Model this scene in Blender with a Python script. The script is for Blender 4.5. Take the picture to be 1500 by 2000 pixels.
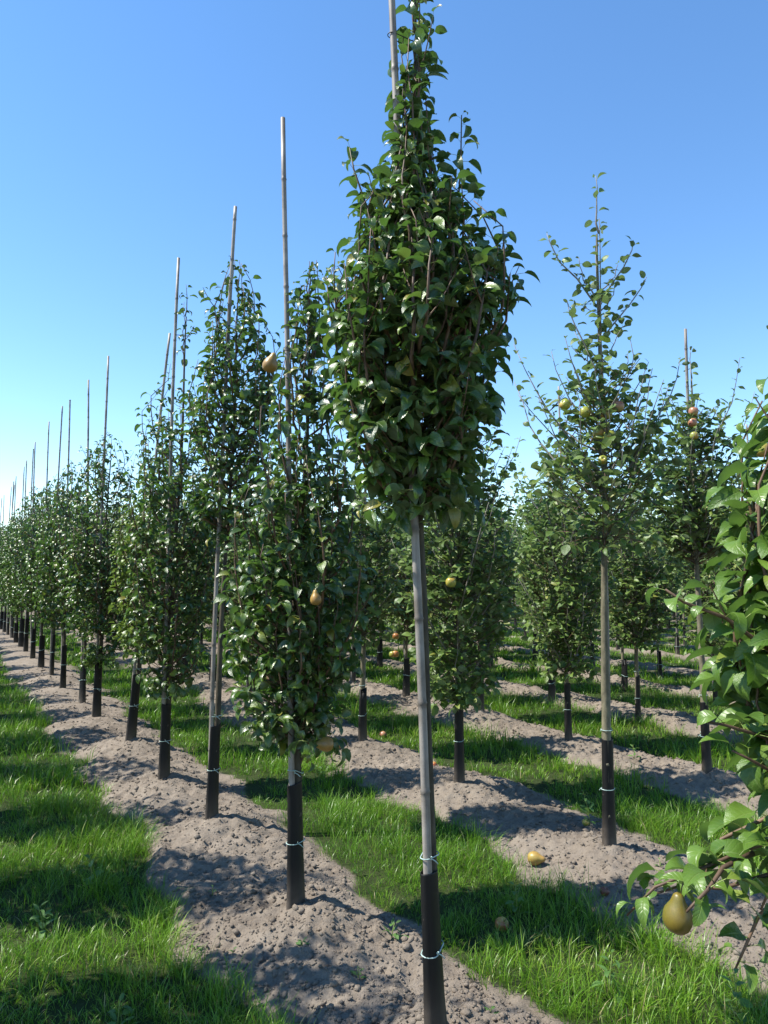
import bpy, math, random
import numpy as np
from mathutils import Vector, Matrix

for o in list(bpy.data.objects):
    bpy.data.objects.remove(o)
SC = bpy.context.scene
COL = SC.collection

# ------------------------------------------------------------------ camera, sky, sun, exposure
CAM_H = 1.55
cam_d = bpy.data.cameras.new('camera')
cam = bpy.data.objects.new('camera', cam_d)
COL.objects.link(cam)
cam_d.sensor_fit = 'VERTICAL'
cam_d.sensor_height = 36.0
cam_d.lens = 26.0
cam_d.clip_start = 0.05
cam_d.clip_end = 2000
cam.location = (0, 0, CAM_H)
cam.rotation_euler = (math.radians(90 + 4.75), 0, 0)
SC.camera = cam

SUN_EL = math.radians(54)
SHADOW_DIR = Vector((1.0, 0.07, 0)).normalized()      # where shadows fall on the ground
w = bpy.data.worlds.new('World')
SC.world = w
w.use_nodes = True
nt = w.node_tree
bg = nt.nodes['Background']
sky = nt.nodes.new('ShaderNodeTexSky')
sky.sky_type = 'NISHITA'
sky.sun_disc = False
sky.sun_elevation = SUN_EL
sky.sun_rotation = math.atan2(-SHADOW_DIR.x, -SHADOW_DIR.y)
sky.air_density = 1.0
sky.dust_density = 0.0
sky.ozone_density = 2.6
hs = nt.nodes.new('ShaderNodeHueSaturation')
hs.inputs['Saturation'].default_value = 1.17
hs.inputs['Value'].default_value = 1.18
nt.links.new(sky.outputs[0], hs.inputs['Color'])
nt.links.new(hs.outputs[0], bg.inputs[0])
bg.inputs[1].default_value = 0.12

sun_d = bpy.data.lights.new('sun', 'SUN')
sun_d.energy = 5.0
sun_d.angle = math.radians(0.53)
sun_d.color = (1.0, 0.955, 0.88)
sun = bpy.data.objects.new('sun', sun_d)
COL.objects.link(sun)
ldir = Vector((SHADOW_DIR.x * math.cos(SUN_EL), SHADOW_DIR.y * math.cos(SUN_EL), -math.sin(SUN_EL)))
sun.rotation_euler = ldir.to_track_quat('-Z', 'Y').to_euler()
sun.location = (-20, 0, 30)

SC.view_settings.view_transform = 'Standard'
SC.view_settings.look = 'None'
SC.view_settings.exposure = 0.95
SC.view_settings.gamma = 1.0
SC.view_settings.use_curve_mapping = False
SC.cycles.max_bounces = 6
SC.cycles.diffuse_bounces = 3
SC.cycles.glossy_bounces = 2
SC.cycles.transmission_bounces = 4
SC.cycles.caustics_reflective = False
SC.cycles.caustics_refractive = False

# ------------------------------------------------------------------ layout of the nursery rows
ROW_ANG = math.radians(30.8)
U = np.array([-math.sin(ROW_ANG), math.cos(ROW_ANG)])       # along a row, away from the camera
N = np.array([math.cos(ROW_ANG), math.sin(ROW_ANG)])        # across the rows
ROW0 = 1.45
ROW_GAP = 1.755


def frac(a):
    return a - np.floor(a)


def vnoise(x, y, s=0.0):
    x = np.asarray(x, float); y = np.asarray(y, float)
    xi = np.floor(x); yi = np.floor(y)
    fx = x - xi; fy = y - yi
    fx = fx * fx * (3 - 2 * fx); fy = fy * fy * (3 - 2 * fy)

    def h(a, b):
        return frac(np.sin(a * 127.1 + b * 311.7 + s * 74.7) * 43758.5453)
    return (h(xi, yi) * (1 - fx) + h(xi + 1, yi) * fx) * (1 - fy) + (h(xi, yi + 1) * (1 - fx) + h(xi + 1, yi + 1) * fx) * fy


def fbm(x, y, s=0.0, octs=4):
    a, t, n = 0.5, 0.0, 0.0
    for i in range(octs):
        t = t + a * vnoise(x * 2 ** i, y * 2 ** i, s + i * 3.1)
        n += a
        a *= 0.5
    return t / n


def row_dist(x, y):
    p = x * N[0] + y * N[1]
    k = np.round((p - ROW0) / ROW_GAP)
    return p - (ROW0 + k * ROW_GAP), k


def soil_mask(x, y):
    d, k = row_dist(x, y)
    half = 0.43 + 0.20 * (fbm(x * 1.9, y * 1.9, 5, 3) - 0.5) * 2 + 0.07 * (vnoise(x * 9, y * 9, 8) - 0.5) - 0.06 * np.clip(k - 1, 0, 3)
    return np.clip((half - np.abs(d)) / 0.10 + 0.5, 0, 1)


MOUNDS = []     # filled below


def ground_h(x, y, fine=True):
    x = np.asarray(x, float); y = np.asarray(y, float)
    m = soil_mask(x, y)
    d, k = row_dist(x, y)
    base = 0.03 * (fbm(x * 0.7, y * 0.7, 2, 2) - 0.5)
    ridge = 0.035 * np.exp(-(d / 0.30) ** 2)
    rel = np.zeros_like(base)
    for (mx, my, mh) in MOUNDS:
        q = ((x - mx) ** 2 + (y - my) ** 2) / 0.085
        rel = np.maximum(rel, mh * np.exp(-np.minimum(q, 40)))
    rough = 0.0
    if fine:
        a = fbm(x * 3.4, y * 3.4, 11, 3) - 0.5
        b = 1 - np.abs(2 * fbm(x * 11, y * 11, 17, 3) - 1)
        c = fbm(x * 32, y * 32, 23, 2) - 0.5
        rough = m * (0.085 * a + 0.042 * (b - 0.7) + 0.034 * c)
    return base + m * (ridge + rel) + rough + (1 - m) * -0.015


# ------------------------------------------------------------------ mesh helpers
def mesh_np(name, V, T, mats, midx=None, attrs=None, smooth=True):
    me = bpy.data.meshes.new(name)
    V = np.ascontiguousarray(V, dtype=np.float32); T = np.ascontiguousarray(T, dtype=np.int32)
    me.vertices.add(len(V))
    me.vertices.foreach_set('co', V.ravel())
    me.loops.add(T.size)
    me.loops.foreach_set('vertex_index', T.ravel())
    me.polygons.add(len(T))
    me.polygons.foreach_set('loop_start', np.arange(0, T.size, 3, dtype=np.int32))
    if midx is not None:
        me.polygons.foreach_set('material_index', np.ascontiguousarray(midx, dtype=np.int32))
    me.polygons.foreach_set('use_smooth', np.full(len(T), smooth, dtype=bool))
    for k, a in (attrs or {}).items():
        at = me.attributes.new(k, 'FLOAT', 'POINT')
        at.data.foreach_set('value', np.ascontiguousarray(a, dtype=np.float32))
    for m in mats:
        me.materials.append(m)
    me.update(calc_edges=True)
    return me


def add(name, me, parent=None, loc=None):
    o = bpy.data.objects.new(name, me)
    COL.objects.link(o)
    if parent is not None:
        o.parent = parent
    if loc is not None:
        o.location = loc
    return o


def tag(o, label=None, cat=None, group=None, kind=None):
    if label: o['label'] = label
    if cat: o['category'] = cat
    if group: o['group'] = group
    if kind: o['kind'] = kind
    return o


class MB:
    def __init__(s):
        s.V = []; s.T = []; s.M = []; s.n = 0

    def add(s, V, T, m=0):
        V = np.asarray(V, float); T = np.asarray(T, int)
        s.V.append(V); s.T.append(T + s.n); s.M.append(np.full(len(T), m)); s.n += len(V)

    def mesh(s, name, mats, attrs=None, smooth=True):
        return mesh_np(name, np.concatenate(s.V), np.concatenate(s.T), mats, np.concatenate(s.M), attrs, smooth)


def tube(P, R, sides=8, caps=True, jitter=0.0, rng=None):
    """tapered tube through the points P with radii R"""
    P = np.asarray(P, float); n = len(P)
    R = np.broadcast_to(np.asarray(R, float), (n,))
    D = np.gradient(P, axis=0)
    D /= np.linalg.norm(D, axis=1)[:, None] + 1e-9
    ref = np.array([0.31, 0.95, 0.05]) if abs(D[0][1]) < 0.8 else np.array([0.95, 0.1, 0.3])
    A = np.cross(D, ref); A /= np.linalg.norm(A, axis=1)[:, None] + 1e-9
    B = np.cross(D, A)
    an = np.arange(sides) * 2 * np.pi / sides
    rr = R[:, None] * np.ones(sides)[None]
    if jitter and rng is not None:
        rr = rr * (1 + jitter * (rng.random((n, sides)) - 0.5))
    V = P[:, None, :] + rr[:, :, None] * (np.cos(an)[None, :, None] * A[:, None, :] + np.sin(an)[None, :, None] * B[:, None, :])
    V = V.reshape(-1, 3)
    T = []
    for i in range(n - 1):
        for j in range(sides):
            a = i * sides + j; b = i * sides + (j + 1) % sides
            T.append((a, b, b + sides)); T.append((a, b + sides, a + sides))
    if caps:
        c0 = len(V); V = np.vstack([V, P[0], P[-1]])
        for j in range(sides):
            T.append((c0, (j + 1) % sides, j))
            T.append((c0 + 1, (n - 1) * sides + j, (n - 1) * sides + (j + 1) % sides))
    return V, np.array(T)


def lathe(prof, sides=24):
    """prof: (radius, height) from bottom to top"""
    an = np.arange(sides) * 2 * np.pi / sides
    V = []; T = []
    for r, z in prof:
        V += [(r * math.cos(a), r * math.sin(a), z) for a in an]
    for i in range(len(prof) - 1):
        for j in range(sides):
            a = i * sides + j; b = i * sides + (j + 1) % sides
            T += [(a, b, b + sides), (a, b + sides, a + sides)]
    return np.array(V), np.array(T)


# ------------------------------------------------------------------ materials
def new_mat(name):
    m = bpy.data.materials.new(name)
    m.use_nodes = True
    n = m.node_tree
    n.nodes.clear()
    return m, n, n.nodes.new, n.links.new


def ramp(n, stops):
    r = n.nodes.new('ShaderNodeValToRGB')
    e = r.color_ramp.elements
    e[0].position = stops[0][0]; e[0].color = (*stops[0][1], 1)
    e[1].position = stops[-1][0]; e[1].color = (*stops[-1][1], 1)
    for p, c in stops[1:-1]:
        k = e.new(p); k.color = (*c, 1)
    return r


def mathn(n, op, a=None, b=None, clamp=False):
    x = n.nodes.new('ShaderNodeMath'); x.operation = op; x.use_clamp = clamp
    for i, v in enumerate((a, b)):
        if v is None: continue
        if isinstance(v, (int, float)): x.inputs[i].default_value = v
        else: n.links.new(v, x.inputs[i])
    return x.outputs[0]


def mixc(n, fac, a, b, mode='MIX'):
    x = n.nodes.new('ShaderNodeMix'); x.data_type = 'RGBA'; x.blend_type = mode
    for i, v in ((0, fac), (6, a), (7, b)):
        if isinstance(v, (int, float)): x.inputs[i].default_value = v
        elif isinstance(v, tuple): x.inputs[i].default_value = (*v, 1)
        else: n.links.new(v, x.inputs[i])
    return x.outputs[2]


def leaf_mat(name, stops, under, trans_col, rough, trans=0.28, spec=0.5):
    m, n, new, link = new_mat(name)
    at = new('ShaderNodeAttribute'); at.attribute_name = 'rnd'
    oi = new('ShaderNodeObjectInfo')
    r = mathn(n, 'FRACT', mathn(n, 'ADD', at.outputs['Fac'], oi.outputs['Random']))
    rp = ramp(n, stops); link(r, rp.inputs[0])
    lv = new('ShaderNodeAttribute'); lv.attribute_name = 'lv'
    lu = new('ShaderNodeAttribute'); lu.attribute_name = 'lu'
    ab = mathn(n, 'ABSOLUTE', lv.outputs['Fac'])
    # side veins
    ph = mathn(n, 'SUBTRACT', mathn(n, 'MULTIPLY', lu.outputs['Fac'], 46.0), mathn(n, 'MULTIPLY', ab, 11.0))
    sv = mathn(n, 'POWER', mathn(n, 'MULTIPLY', mathn(n, 'ADD', mathn(n, 'SINE', ph), 1.0), 0.5), 6.0)
    mid = mathn(n, 'SUBTRACT', 1.0, mathn(n, 'MULTIPLY', ab, 11.0), True)
    veins = mathn(n, 'MAXIMUM', mid, mathn(n, 'MULTIPLY', sv, 0.32))
    tc = new('ShaderNodeTexCoord')
    nz = new('ShaderNodeTexNoise'); nz.inputs['Scale'].default_value = 38; nz.inputs['Detail'].default_value = 3
    link(tc.outputs['Object'], nz.inputs['Vector'])
    col = mixc(n, 0.35, rp.outputs[0], mixc(n, nz.outputs['Fac'], (0.4, 0.4, 0.4), (1.5, 1.5, 1.4)), 'MULTIPLY')
    col = mixc(n, mathn(n, 'MULTIPLY', veins, 0.45), col, (0.20, 0.27, 0.08))
    ge = new('ShaderNodeNewGeometry')
    col = mixc(n, mathn(n, 'MULTIPLY', ge.outputs['Backfacing'], 0.6), col, under)
    p = new('ShaderNodeBsdfPrincipled')
    link(col, p.inputs['Base Color'])
    rr = mathn(n, 'ADD', mathn(n, 'MULTIPLY', nz.outputs['Fac'], 0.16), rough - 0.08)
    rr = mathn(n, 'ADD', rr, mathn(n, 'MULTIPLY', ge.outputs['Backfacing'], 0.22))
    link(rr, p.inputs['Roughness'])
    p.inputs['Specular IOR Level'].default_value = spec
    bp = new('ShaderNodeBump'); bp.inputs['Strength'].default_value = 0.55; bp.inputs['Distance'].default_value = 0.002
    link(mathn(n, 'SUBTRACT', nz.outputs['Fac'], mathn(n, 'MULTIPLY', veins, 0.8)), bp.inputs['Height'])
    link(bp.outputs[0], p.inputs['Normal'])
    t = new('ShaderNodeBsdfTranslucent')
    link(mixc(n, 0.55, col, trans_col), t.inputs['Color'])
    mx = new('ShaderNodeMixShader'); mx.inputs[0].default_value = trans
    link(p.outputs[0], mx.inputs[1]); link(t.outputs[0], mx.inputs[2])
    o = new('ShaderNodeOutputMaterial'); link(mx.outputs[0], o.inputs[0])
    return m


PEAR_STOPS = [(0.0, (0.022, 0.050, 0.009)), (0.4, (0.044, 0.092, 0.014)), (0.75, (0.080, 0.142, 0.019)), (0.92, (0.125, 0.190, 0.024)), (1.0, (0.23, 0.20, 0.03))]
BRIGHT_STOPS = [(0.0, (0.060, 0.125, 0.018)), (0.5, (0.090, 0.170, 0.024)), (0.9, (0.125, 0.215, 0.030)), (1.0, (0.19, 0.23, 0.04))]
APPLE_STOPS = [(0.0, (0.055, 0.105, 0.022)), (0.5, (0.100, 0.172, 0.032)), (0.9, (0.150, 0.225, 0.040)), (1.0, (0.23, 0.24, 0.05))]
M_PEAR = leaf_mat('pear_leaf', PEAR_STOPS, (0.085, 0.135, 0.06), (0.10, 0.25, 0.02), 0.33, 0.28, 0.8)
M_BRIGHT = leaf_mat('bright_pear_leaf', BRIGHT_STOPS, (0.12, 0.19, 0.07), (0.14, 0.30, 0.03), 0.36, 0.28, 0.5)
M_APPLE = leaf_mat('apple_leaf', APPLE_STOPS, (0.19, 0.23, 0.14), (0.14, 0.26, 0.04), 0.44, 0.30, 0.5)
M_YOUNG = leaf_mat('yellowish_leaf', [(0.0, (0.06, 0.12, 0.02)), (1.0, (0.17, 0.24, 0.035))], (0.14, 0.2, 0.06), (0.2, 0.32, 0.03), 0.38, 0.3)
M_WEED = leaf_mat('weed_leaf', [(0.0, (0.05, 0.13, 0.025)), (1.0, (0.10, 0.21, 0.04))], (0.13, 0.2, 0.08), (0.14, 0.3, 0.04), 0.5, 0.28)


def simple_mat(name, c1, c2, scale=6.0, rough=0.7, bump=0.3, dist=0.01, stretch=(1, 1, 1), spec=0.4, detail=5, objrand=0.0):
    m, n, new, link = new_mat(name)
    tc = new('ShaderNodeTexCoord')
    mp = new('ShaderNodeMapping'); mp.inputs['Scale'].default_value = stretch
    link(tc.outputs['Object'], mp.inputs[0])
    nz = new('ShaderNodeTexNoise'); nz.inputs['Scale'].default_value = scale; nz.inputs['Detail'].default_value = detail
    nz.inputs['Roughness'].default_value = 0.65
    link(mp.outputs[0], nz.inputs['Vector'])
    rp = ramp(n, [(0.32, c1), (0.68, c2)]); link(nz.outputs['Fac'], rp.inputs[0])
    p = new('ShaderNodeBsdfPrincipled')
    col = rp.outputs[0]
    if objrand:
        oi = new('ShaderNodeObjectInfo')
        hsv = new('ShaderNodeHueSaturation')
        link(col, hsv.inputs['Color'])
        link(mathn(n, 'ADD', mathn(n, 'MULTIPLY', oi.outputs['Random'], objrand), 1 - objrand / 2), hsv.inputs['Value'])
        col = hsv.outputs[0]
    link(col, p.inputs['Base Color'])
    p.inputs['Roughness'].default_value = rough
    p.inputs['Specular IOR Level'].default_value = spec
    b = new('ShaderNodeBump'); b.inputs['Strength'].default_value = bump; b.inputs['Distance'].default_value = dist
    link(nz.outputs['Fac'], b.inputs['Height']); link(b.outputs[0], p.inputs['Normal'])
    o = new('ShaderNodeOutputMaterial'); link(p.outputs[0], o.inputs[0])
    return m


M_BARK = simple_mat('bark', (0.075, 0.066, 0.042), (0.20, 0.178, 0.112), 26, 0.85, 0.8, 0.006, (1, 1, 0.35), objrand=0.3)
M_DBARK = simple_mat('dark_bark', (0.028, 0.024, 0.017), (0.105, 0.090, 0.058), 26, 0.85, 0.8, 0.006, (1, 1, 0.35), objrand=0.3)
M_TWIG = simple_mat('twig_bark', (0.050, 0.030, 0.018), (0.14, 0.085, 0.05), 30, 0.6, 0.3, 0.002, (1, 1, 0.4), objrand=0.5)
M_GTWIG = simple_mat('grey_twig_bark', (0.11, 0.10, 0.085), (0.27, 0.25, 0.215), 30, 0.7, 0.3, 0.002, (1, 1, 0.4), objrand=0.4)
M_PETIOLE = simple_mat('petiole', (0.11, 0.16, 0.03), (0.20, 0.25, 0.06), 10, 0.5, 0.0)
M_TIE = simple_mat('tie_wire', (0.23, 0.36, 0.33), (0.42, 0.52, 0.49), 40, 0.45, 0.1, 0.001)
M_DARKTIE = simple_mat('dark_tie', (0.012, 0.018, 0.014), (0.03, 0.035, 0.03), 30, 0.5, 0.1, 0.001)


def cane_mat():
    m, n, new, link = new_mat('bamboo')
    tc = new('ShaderNodeTexCoord')
    mp = new('ShaderNodeMapping'); mp.inputs['Scale'].default_value = (60, 60, 1.6)
    link(tc.outputs['Object'], mp.inputs[0])
    nz = new('ShaderNodeTexNoise'); nz.inputs['Scale'].default_value = 1.0; nz.inputs['Detail'].default_value = 6
    link(mp.outputs[0], nz.inputs['Vector'])
    n2 = new('ShaderNodeTexNoise'); n2.inputs['Scale'].default_value = 9; n2.inputs['Detail'].default_value = 5
    link(tc.outputs['Object'], n2.inputs['Vector'])
    oi = new('ShaderNodeObjectInfo')
    rp = ramp(n, [(0.3, (0.20, 0.175, 0.15)), (0.55, (0.31, 0.28, 0.245)), (0.75, (0.39, 0.355, 0.31))]); link(nz.outputs['Fac'], rp.inputs[0])
    r2 = ramp(n, [(0.36, (0.36, 0.32, 0.27)), (0.58, (1, 1, 1))]); link(n2.outputs['Fac'], r2.inputs[0])
    col = mixc(n, 0.75, rp.outputs[0], r2.outputs[0], 'MULTIPLY')
    at = new('ShaderNodeAttribute'); at.attribute_name = 'node'
    col = mixc(n, mathn(n, 'MULTIPLY', at.outputs['Fac'], 0.6), col, (0.10, 0.085, 0.07))
    hsv = new('ShaderNodeHueSaturation'); link(col, hsv.inputs['Color'])
    link(mathn(n, 'ADD', mathn(n, 'MULTIPLY', oi.outputs['Random'], 0.3), 0.8), hsv.inputs['Value'])
    p = new('ShaderNodeBsdfPrincipled'); link(hsv.outputs[0], p.inputs['Base Color'])
    p.inputs['Roughness'].default_value = 0.55
    b = new('ShaderNodeBump'); b.inputs['Strength'].default_value = 0.3; b.inputs['Distance'].default_value = 0.002
    link(nz.outputs['Fac'], b.inputs['Height']); link(b.outputs[0], p.inputs['Normal'])
    o = new('ShaderNodeOutputMaterial'); link(p.outputs[0], o.inputs[0])
    return m


def guard_mat():
    m, n, new, link = new_mat('black_guard')
    tc = new('ShaderNodeTexCoord')
    sx = new('ShaderNodeSeparateXYZ'); link(tc.outputs['Object'], sx.inputs[0])
    nz = new('ShaderNodeTexNoise'); nz.inputs['Scale'].default_value = 22; nz.inputs['Detail'].default_value = 7
    link(tc.outputs['Object'], nz.inputs['Vector'])
    mp = new('ShaderNodeMapping'); mp.inputs['Scale'].default_value = (70, 70, 3)
    link(tc.outputs['Object'], mp.inputs[0])
    n2 = new('ShaderNodeTexNoise'); n2.inputs['Scale'].default_value = 1; n2.inputs['Detail'].default_value = 4
    link(mp.outputs[0], n2.inputs['Vector'])
    base = ramp(n, [(0.35, (0.003, 0.003, 0.0032)), (0.7, (0.008, 0.008, 0.0085))]); link(n2.outputs['Fac'], base.inputs[0])
    # splashed soil, thickest near the ground
    h = mathn(n, 'SUBTRACT', 1.0, mathn(n, 'MULTIPLY', sx.outputs[2], 4.5), True)
    d = mathn(n, 'MULTIPLY', mathn(n, 'MULTIPLY', h, h), mathn(n, 'MULTIPLY', nz.outputs['Fac'], 0.75))
    sp = mathn(n, 'GREATER_THAN', nz.outputs['Fac'], 0.69)
    d = mathn(n, 'ADD', d, mathn(n, 'MULTIPLY', sp, 0.25), True)
    col = mixc(n, d, base.outputs[0], (0.21, 0.17, 0.135))
    p = new('ShaderNodeBsdfPrincipled'); link(col, p.inputs['Base Color'])
    p.inputs['Specular IOR Level'].default_value = 0.28
    link(mathn(n, 'ADD', mathn(n, 'MULTIPLY', nz.outputs['Fac'], 0.3), 0.42), p.inputs['Roughness'])
    b = new('ShaderNodeBump'); b.inputs['Strength'].default_value = 0.25; b.inputs['Distance'].default_value = 0.003
    link(nz.outputs['Fac'], b.inputs['Height']); link(b.outputs[0], p.inputs['Normal'])
    o = new('ShaderNodeOutputMaterial'); link(p.outputs[0], o.inputs[0])
    return m


M_CANE = cane_mat()
M_GUARD = guard_mat()


def fruit_mat(name, stops, scale, rough):
    m, n, new, link = new_mat(name)
    tc = new('ShaderNodeTexCoord')
    nz = new('ShaderNodeTexNoise'); nz.inputs['Scale'].default_value = scale; nz.inputs['Detail'].default_value = 4
    link(tc.outputs['Object'], nz.inputs['Vector'])
    sp = new('ShaderNodeTexNoise'); sp.inputs['Scale'].default_value = 420; sp.inputs['Detail'].default_value = 2
    link(tc.outputs['Object'], sp.inputs['Vector'])
    rp = ramp(n, stops); link(nz.outputs['Fac'], rp.inputs[0])
    col = mixc(n, 0.5, rp.outputs[0], mixc(n, sp.outputs['Fac'], (0.25, 0.22, 0.18), (1.55, 1.5, 1.4)), 'MULTIPLY')
    p = new('ShaderNodeBsdfPrincipled'); link(col, p.inputs['Base Color'])
    p.inputs['Roughness'].default_value = rough
    p.inputs['Subsurface Weight'].default_value = 0.08
    p.inputs['Subsurface Radius'].default_value = (0.01, 0.006, 0.003)
    o = new('ShaderNodeOutputMaterial'); link(p.outputs[0], o.inputs[0])
    return m


M_RUSSET = fruit_mat('russet_pear', [(0.3, (0.22, 0.12, 0.03)), (0.55, (0.33, 0.20, 0.05)), (0.75, (0.33, 0.25, 0.06))], 14, 0.42)
M_GREENPEAR = fruit_mat('olive_pear', [(0.3, (0.10, 0.066, 0.009)), (0.55, (0.15, 0.115, 0.014)), (0.75, (0.12, 0.12, 0.02))], 14, 0.42)
M_YAPPLE = fruit_mat('yellow_apple', [(0.3, (0.20, 0.28, 0.05)), (0.55, (0.34, 0.33, 0.06)), (0.72, (0.40, 0.20, 0.05))], 13, 0.32)
M_RAPPLE = fruit_mat('red_apple', [(0.38, (0.40, 0.30, 0.06)), (0.55, (0.40, 0.19, 0.05)), (0.72, (0.30, 0.06, 0.035))], 13, 0.32)
M_PINK = fruit_mat('pink_apple', [(0.38, (0.38, 0.29, 0.10)), (0.55, (0.38, 0.20, 0.10)), (0.72, (0.33, 0.10, 0.08))], 12, 0.35)
M_ROTTEN = fruit_mat('rotten_fruit', [(0.3, (0.08, 0.03, 0.02)), (0.7, (0.22, 0.08, 0.045))], 30, 0.5)


def ground_mat():
    m, n, new, link = new_mat('soil')
    tc = new('ShaderNodeTexCoord')
    at = new('ShaderNodeAttribute'); at.attribute_name = 'soil'

    def noise(s, d, r=0.6):
        z = new('ShaderNodeTexNoise'); z.inputs['Scale'].default_value = s; z.inputs['Detail'].default_value = d
        z.inputs['Roughness'].default_value = r
        link(tc.outputs['Object'], z.inputs['Vector']); return z.outputs['Fac']
    big, mid, fin = noise(1.3, 3), noise(14, 6, 0.7), noise(110, 5, 0.7)
    rp = ramp(n, [(0.28, (0.112, 0.091, 0.071)), (0.48, (0.196, 0.164, 0.130)), (0.72, (0.258, 0.222, 0.180))])
    link(mathn(n, 'ADD', mathn(n, 'MULTIPLY', mid, 0.55), mathn(n, 'MULTIPLY', big, 0.45)), rp.inputs[0])
    col = mixc(n, 0.6, rp.outputs[0], mixc(n, fin, (0.55, 0.53, 0.5), (1.4, 1.4, 1.4)), 'MULTIPLY')
    turf = ramp(n, [(0.3, (0.018, 0.030, 0.008)), (0.7, (0.045, 0.060, 0.018))]); link(mid, turf.inputs[0])
    col = mixc(n, at.outputs['Fac'], turf.outputs[0], col)
    p = new('ShaderNodeBsdfPrincipled'); link(col, p.inputs['Base Color'])
    p.inputs['Roughness'].default_value = 0.95
    p.inputs['Specular IOR Level'].default_value = 0.15
    b = new('ShaderNodeBump'); b.inputs['Strength'].default_value = 0.9; b.inputs['Distance'].default_value = 0.012
    link(mathn(n, 'ADD', mathn(n, 'MULTIPLY', noise(48, 6, 0.75), 1.0), mathn(n, 'MULTIPLY', fin, 0.35)), b.inputs['Height'])
    link(b.outputs[0], p.inputs['Normal'])
    o = new('ShaderNodeOutputMaterial'); link(p.outputs[0], o.inputs[0])
    return m


M_SOIL = ground_mat()


def grass_mat():
    m, n, new, link = new_mat('grass')
    at = new('ShaderNodeAttribute'); at.attribute_name = 'rnd'
    hh = new('ShaderNodeAttribute'); hh.attribute_name = 'lu'
    rp = ramp(n, [(0.0, (0.055, 0.150, 0.010)), (0.4, (0.110, 0.240, 0.014)), (0.75, (0.175, 0.310, 0.022)), (0.9, (0.27, 0.35, 0.05)), (0.97, (0.27, 0.25, 0.09)), (1.0, (0.33, 0.28, 0.14))])
    link(at.outputs['Fac'], rp.inputs[0])
    col = mixc(n, mathn(n, 'SUBTRACT', 0.32, mathn(n, 'MULTIPLY', hh.outputs['Fac'], 0.9), True), rp.outputs[0], (0.15, 0.16, 0.05))
    p = new('ShaderNodeBsdfPrincipled'); link(col, p.inputs['Base Color'])
    p.inputs['Roughness'].default_value = 0.38
    p.inputs['Specular IOR Level'].default_value = 0.45
    t = new('ShaderNodeBsdfTranslucent'); link(mixc(n, 0.5, col, (0.13, 0.32, 0.015)), t.inputs['Color'])
    mx = new('ShaderNodeMixShader'); mx.inputs[0].default_value = 0.36
    link(p.outputs[0], mx.inputs[1]); link(t.outputs[0], mx.inputs[2])
    o = new('ShaderNodeOutputMaterial'); link(mx.outputs[0], o.inputs[0])
    return m


M_GRASS = grass_mat()

# ------------------------------------------------------------------ where the trees stand
FRONT = [(0.166, 2.49), (-0.39, 3.41), (-1.03, 4.55), (-1.59, 5.48), (-2.20, 6.56), (-2.95, 7.73), (-3.46, 8.63), (-4.17, 9.76),
         (-4.74, 10.70), (-5.42, 11.85), (-6.15, 13.11), (-6.76, 14.12), (-7.45, 15.35)]
EDGE_TREE = (0.875, 1.46)
rg = random.Random(4)
q = FRONT[-1]
while q[1] < 27:
    st = rg.uniform(1.12, 1.4)
    q = (q[0] + U[0] * st, q[1] + U[1] * st); FRONT.append(q)
ROW1 = [(1.22, 4.14), (0.53, 5.35), (-0.19, 6.60)]
ROW2 = [(2.39, 5.61), (1.66, 6.80), (1.03, 8.01), (0.27, 9.16)]


def extend(lst, ymax, step=1.38, jit=0.07):
    q = lst[-1]; out = list(lst)
    while True:
        st = step + rg.uniform(-jit, jit)
        q = (q[0] + U[0] * st + rg.uniform(-.03, .03), q[1] + U[1] * st)
        if q[1] > ymax: return out
        out.append(q)


ROWS = {1: extend(ROW1, 34), 2: extend(ROW2, 34)}
ROWS[1].insert(0, (1.95, 2.98))
for k in range(3, 15):
    off = ROW0 + k * ROW_GAP
    start = {3: (2.67, 7.92), 4: (3.25, 10.15), 5: (4.14, 11.25)}.get(k)
    if start is None:
        s0 = 4.0 + 0.55 * k + rg.uniform(0, 1.3)
        start = (N[0] * off + U[0] * s0 * 0.6, N[1] * off + U[1] * s0 * 0.6)
    lst = extend([start], 40 if k < 9 else 44)
    st = lst[0]
    while st[0] < 0.60 * st[1] + 0.8:
        st = (st[0] - U[0] * 1.38, st[1] - U[1] * 1.38); lst.insert(0, st)
    ROWS[k] = [p for p in lst if p[1] > 2.5 and -0.56 * p[1] - 0.6 < p[0] < 0.57 * p[1] + 0.5]
for k in (1, 2):
    ROWS[k] = [p for p in ROWS[k] if -0.56 * p[1] - 0.6 < p[0] < 0.57 * p[1] + 0.5]
LEFT = []
q = (-2.06 - 0.10, 2.62)
while q[1] < 19:
    LEFT.append(q); st = rg.uniform(1.15, 1.32)
    q = (q[0] + U[0] * st, q[1] + U[1] * st)

for p in FRONT[:12]: MOUNDS.append((p[0] + 0.01, p[1] - 0.02, 0.055))
for p in ROWS[1][:7] + ROWS[2][:5] + ROWS[3][:4]: MOUNDS.append((p[0], p[1], 0.05))


def gz(x, y):
    return float(ground_h(np.array([x]), np.array([y]), True)[0])


# ------------------------------------------------------------------ ground: one sheet out to the horizon
def axis(dense0, dense1, step, lo, hi, grow=1.045):
    a = list(np.arange(dense0, dense1, step))
    s = step; v = a[-1]
    while v < hi:
        s *= grow; v += s; a.append(v)
    s = step; v = a[0]; pre = []
    while v > lo:
        s *= grow; v -= s; pre.append(v)
    return np.array(pre[::-1] + a)


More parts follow.
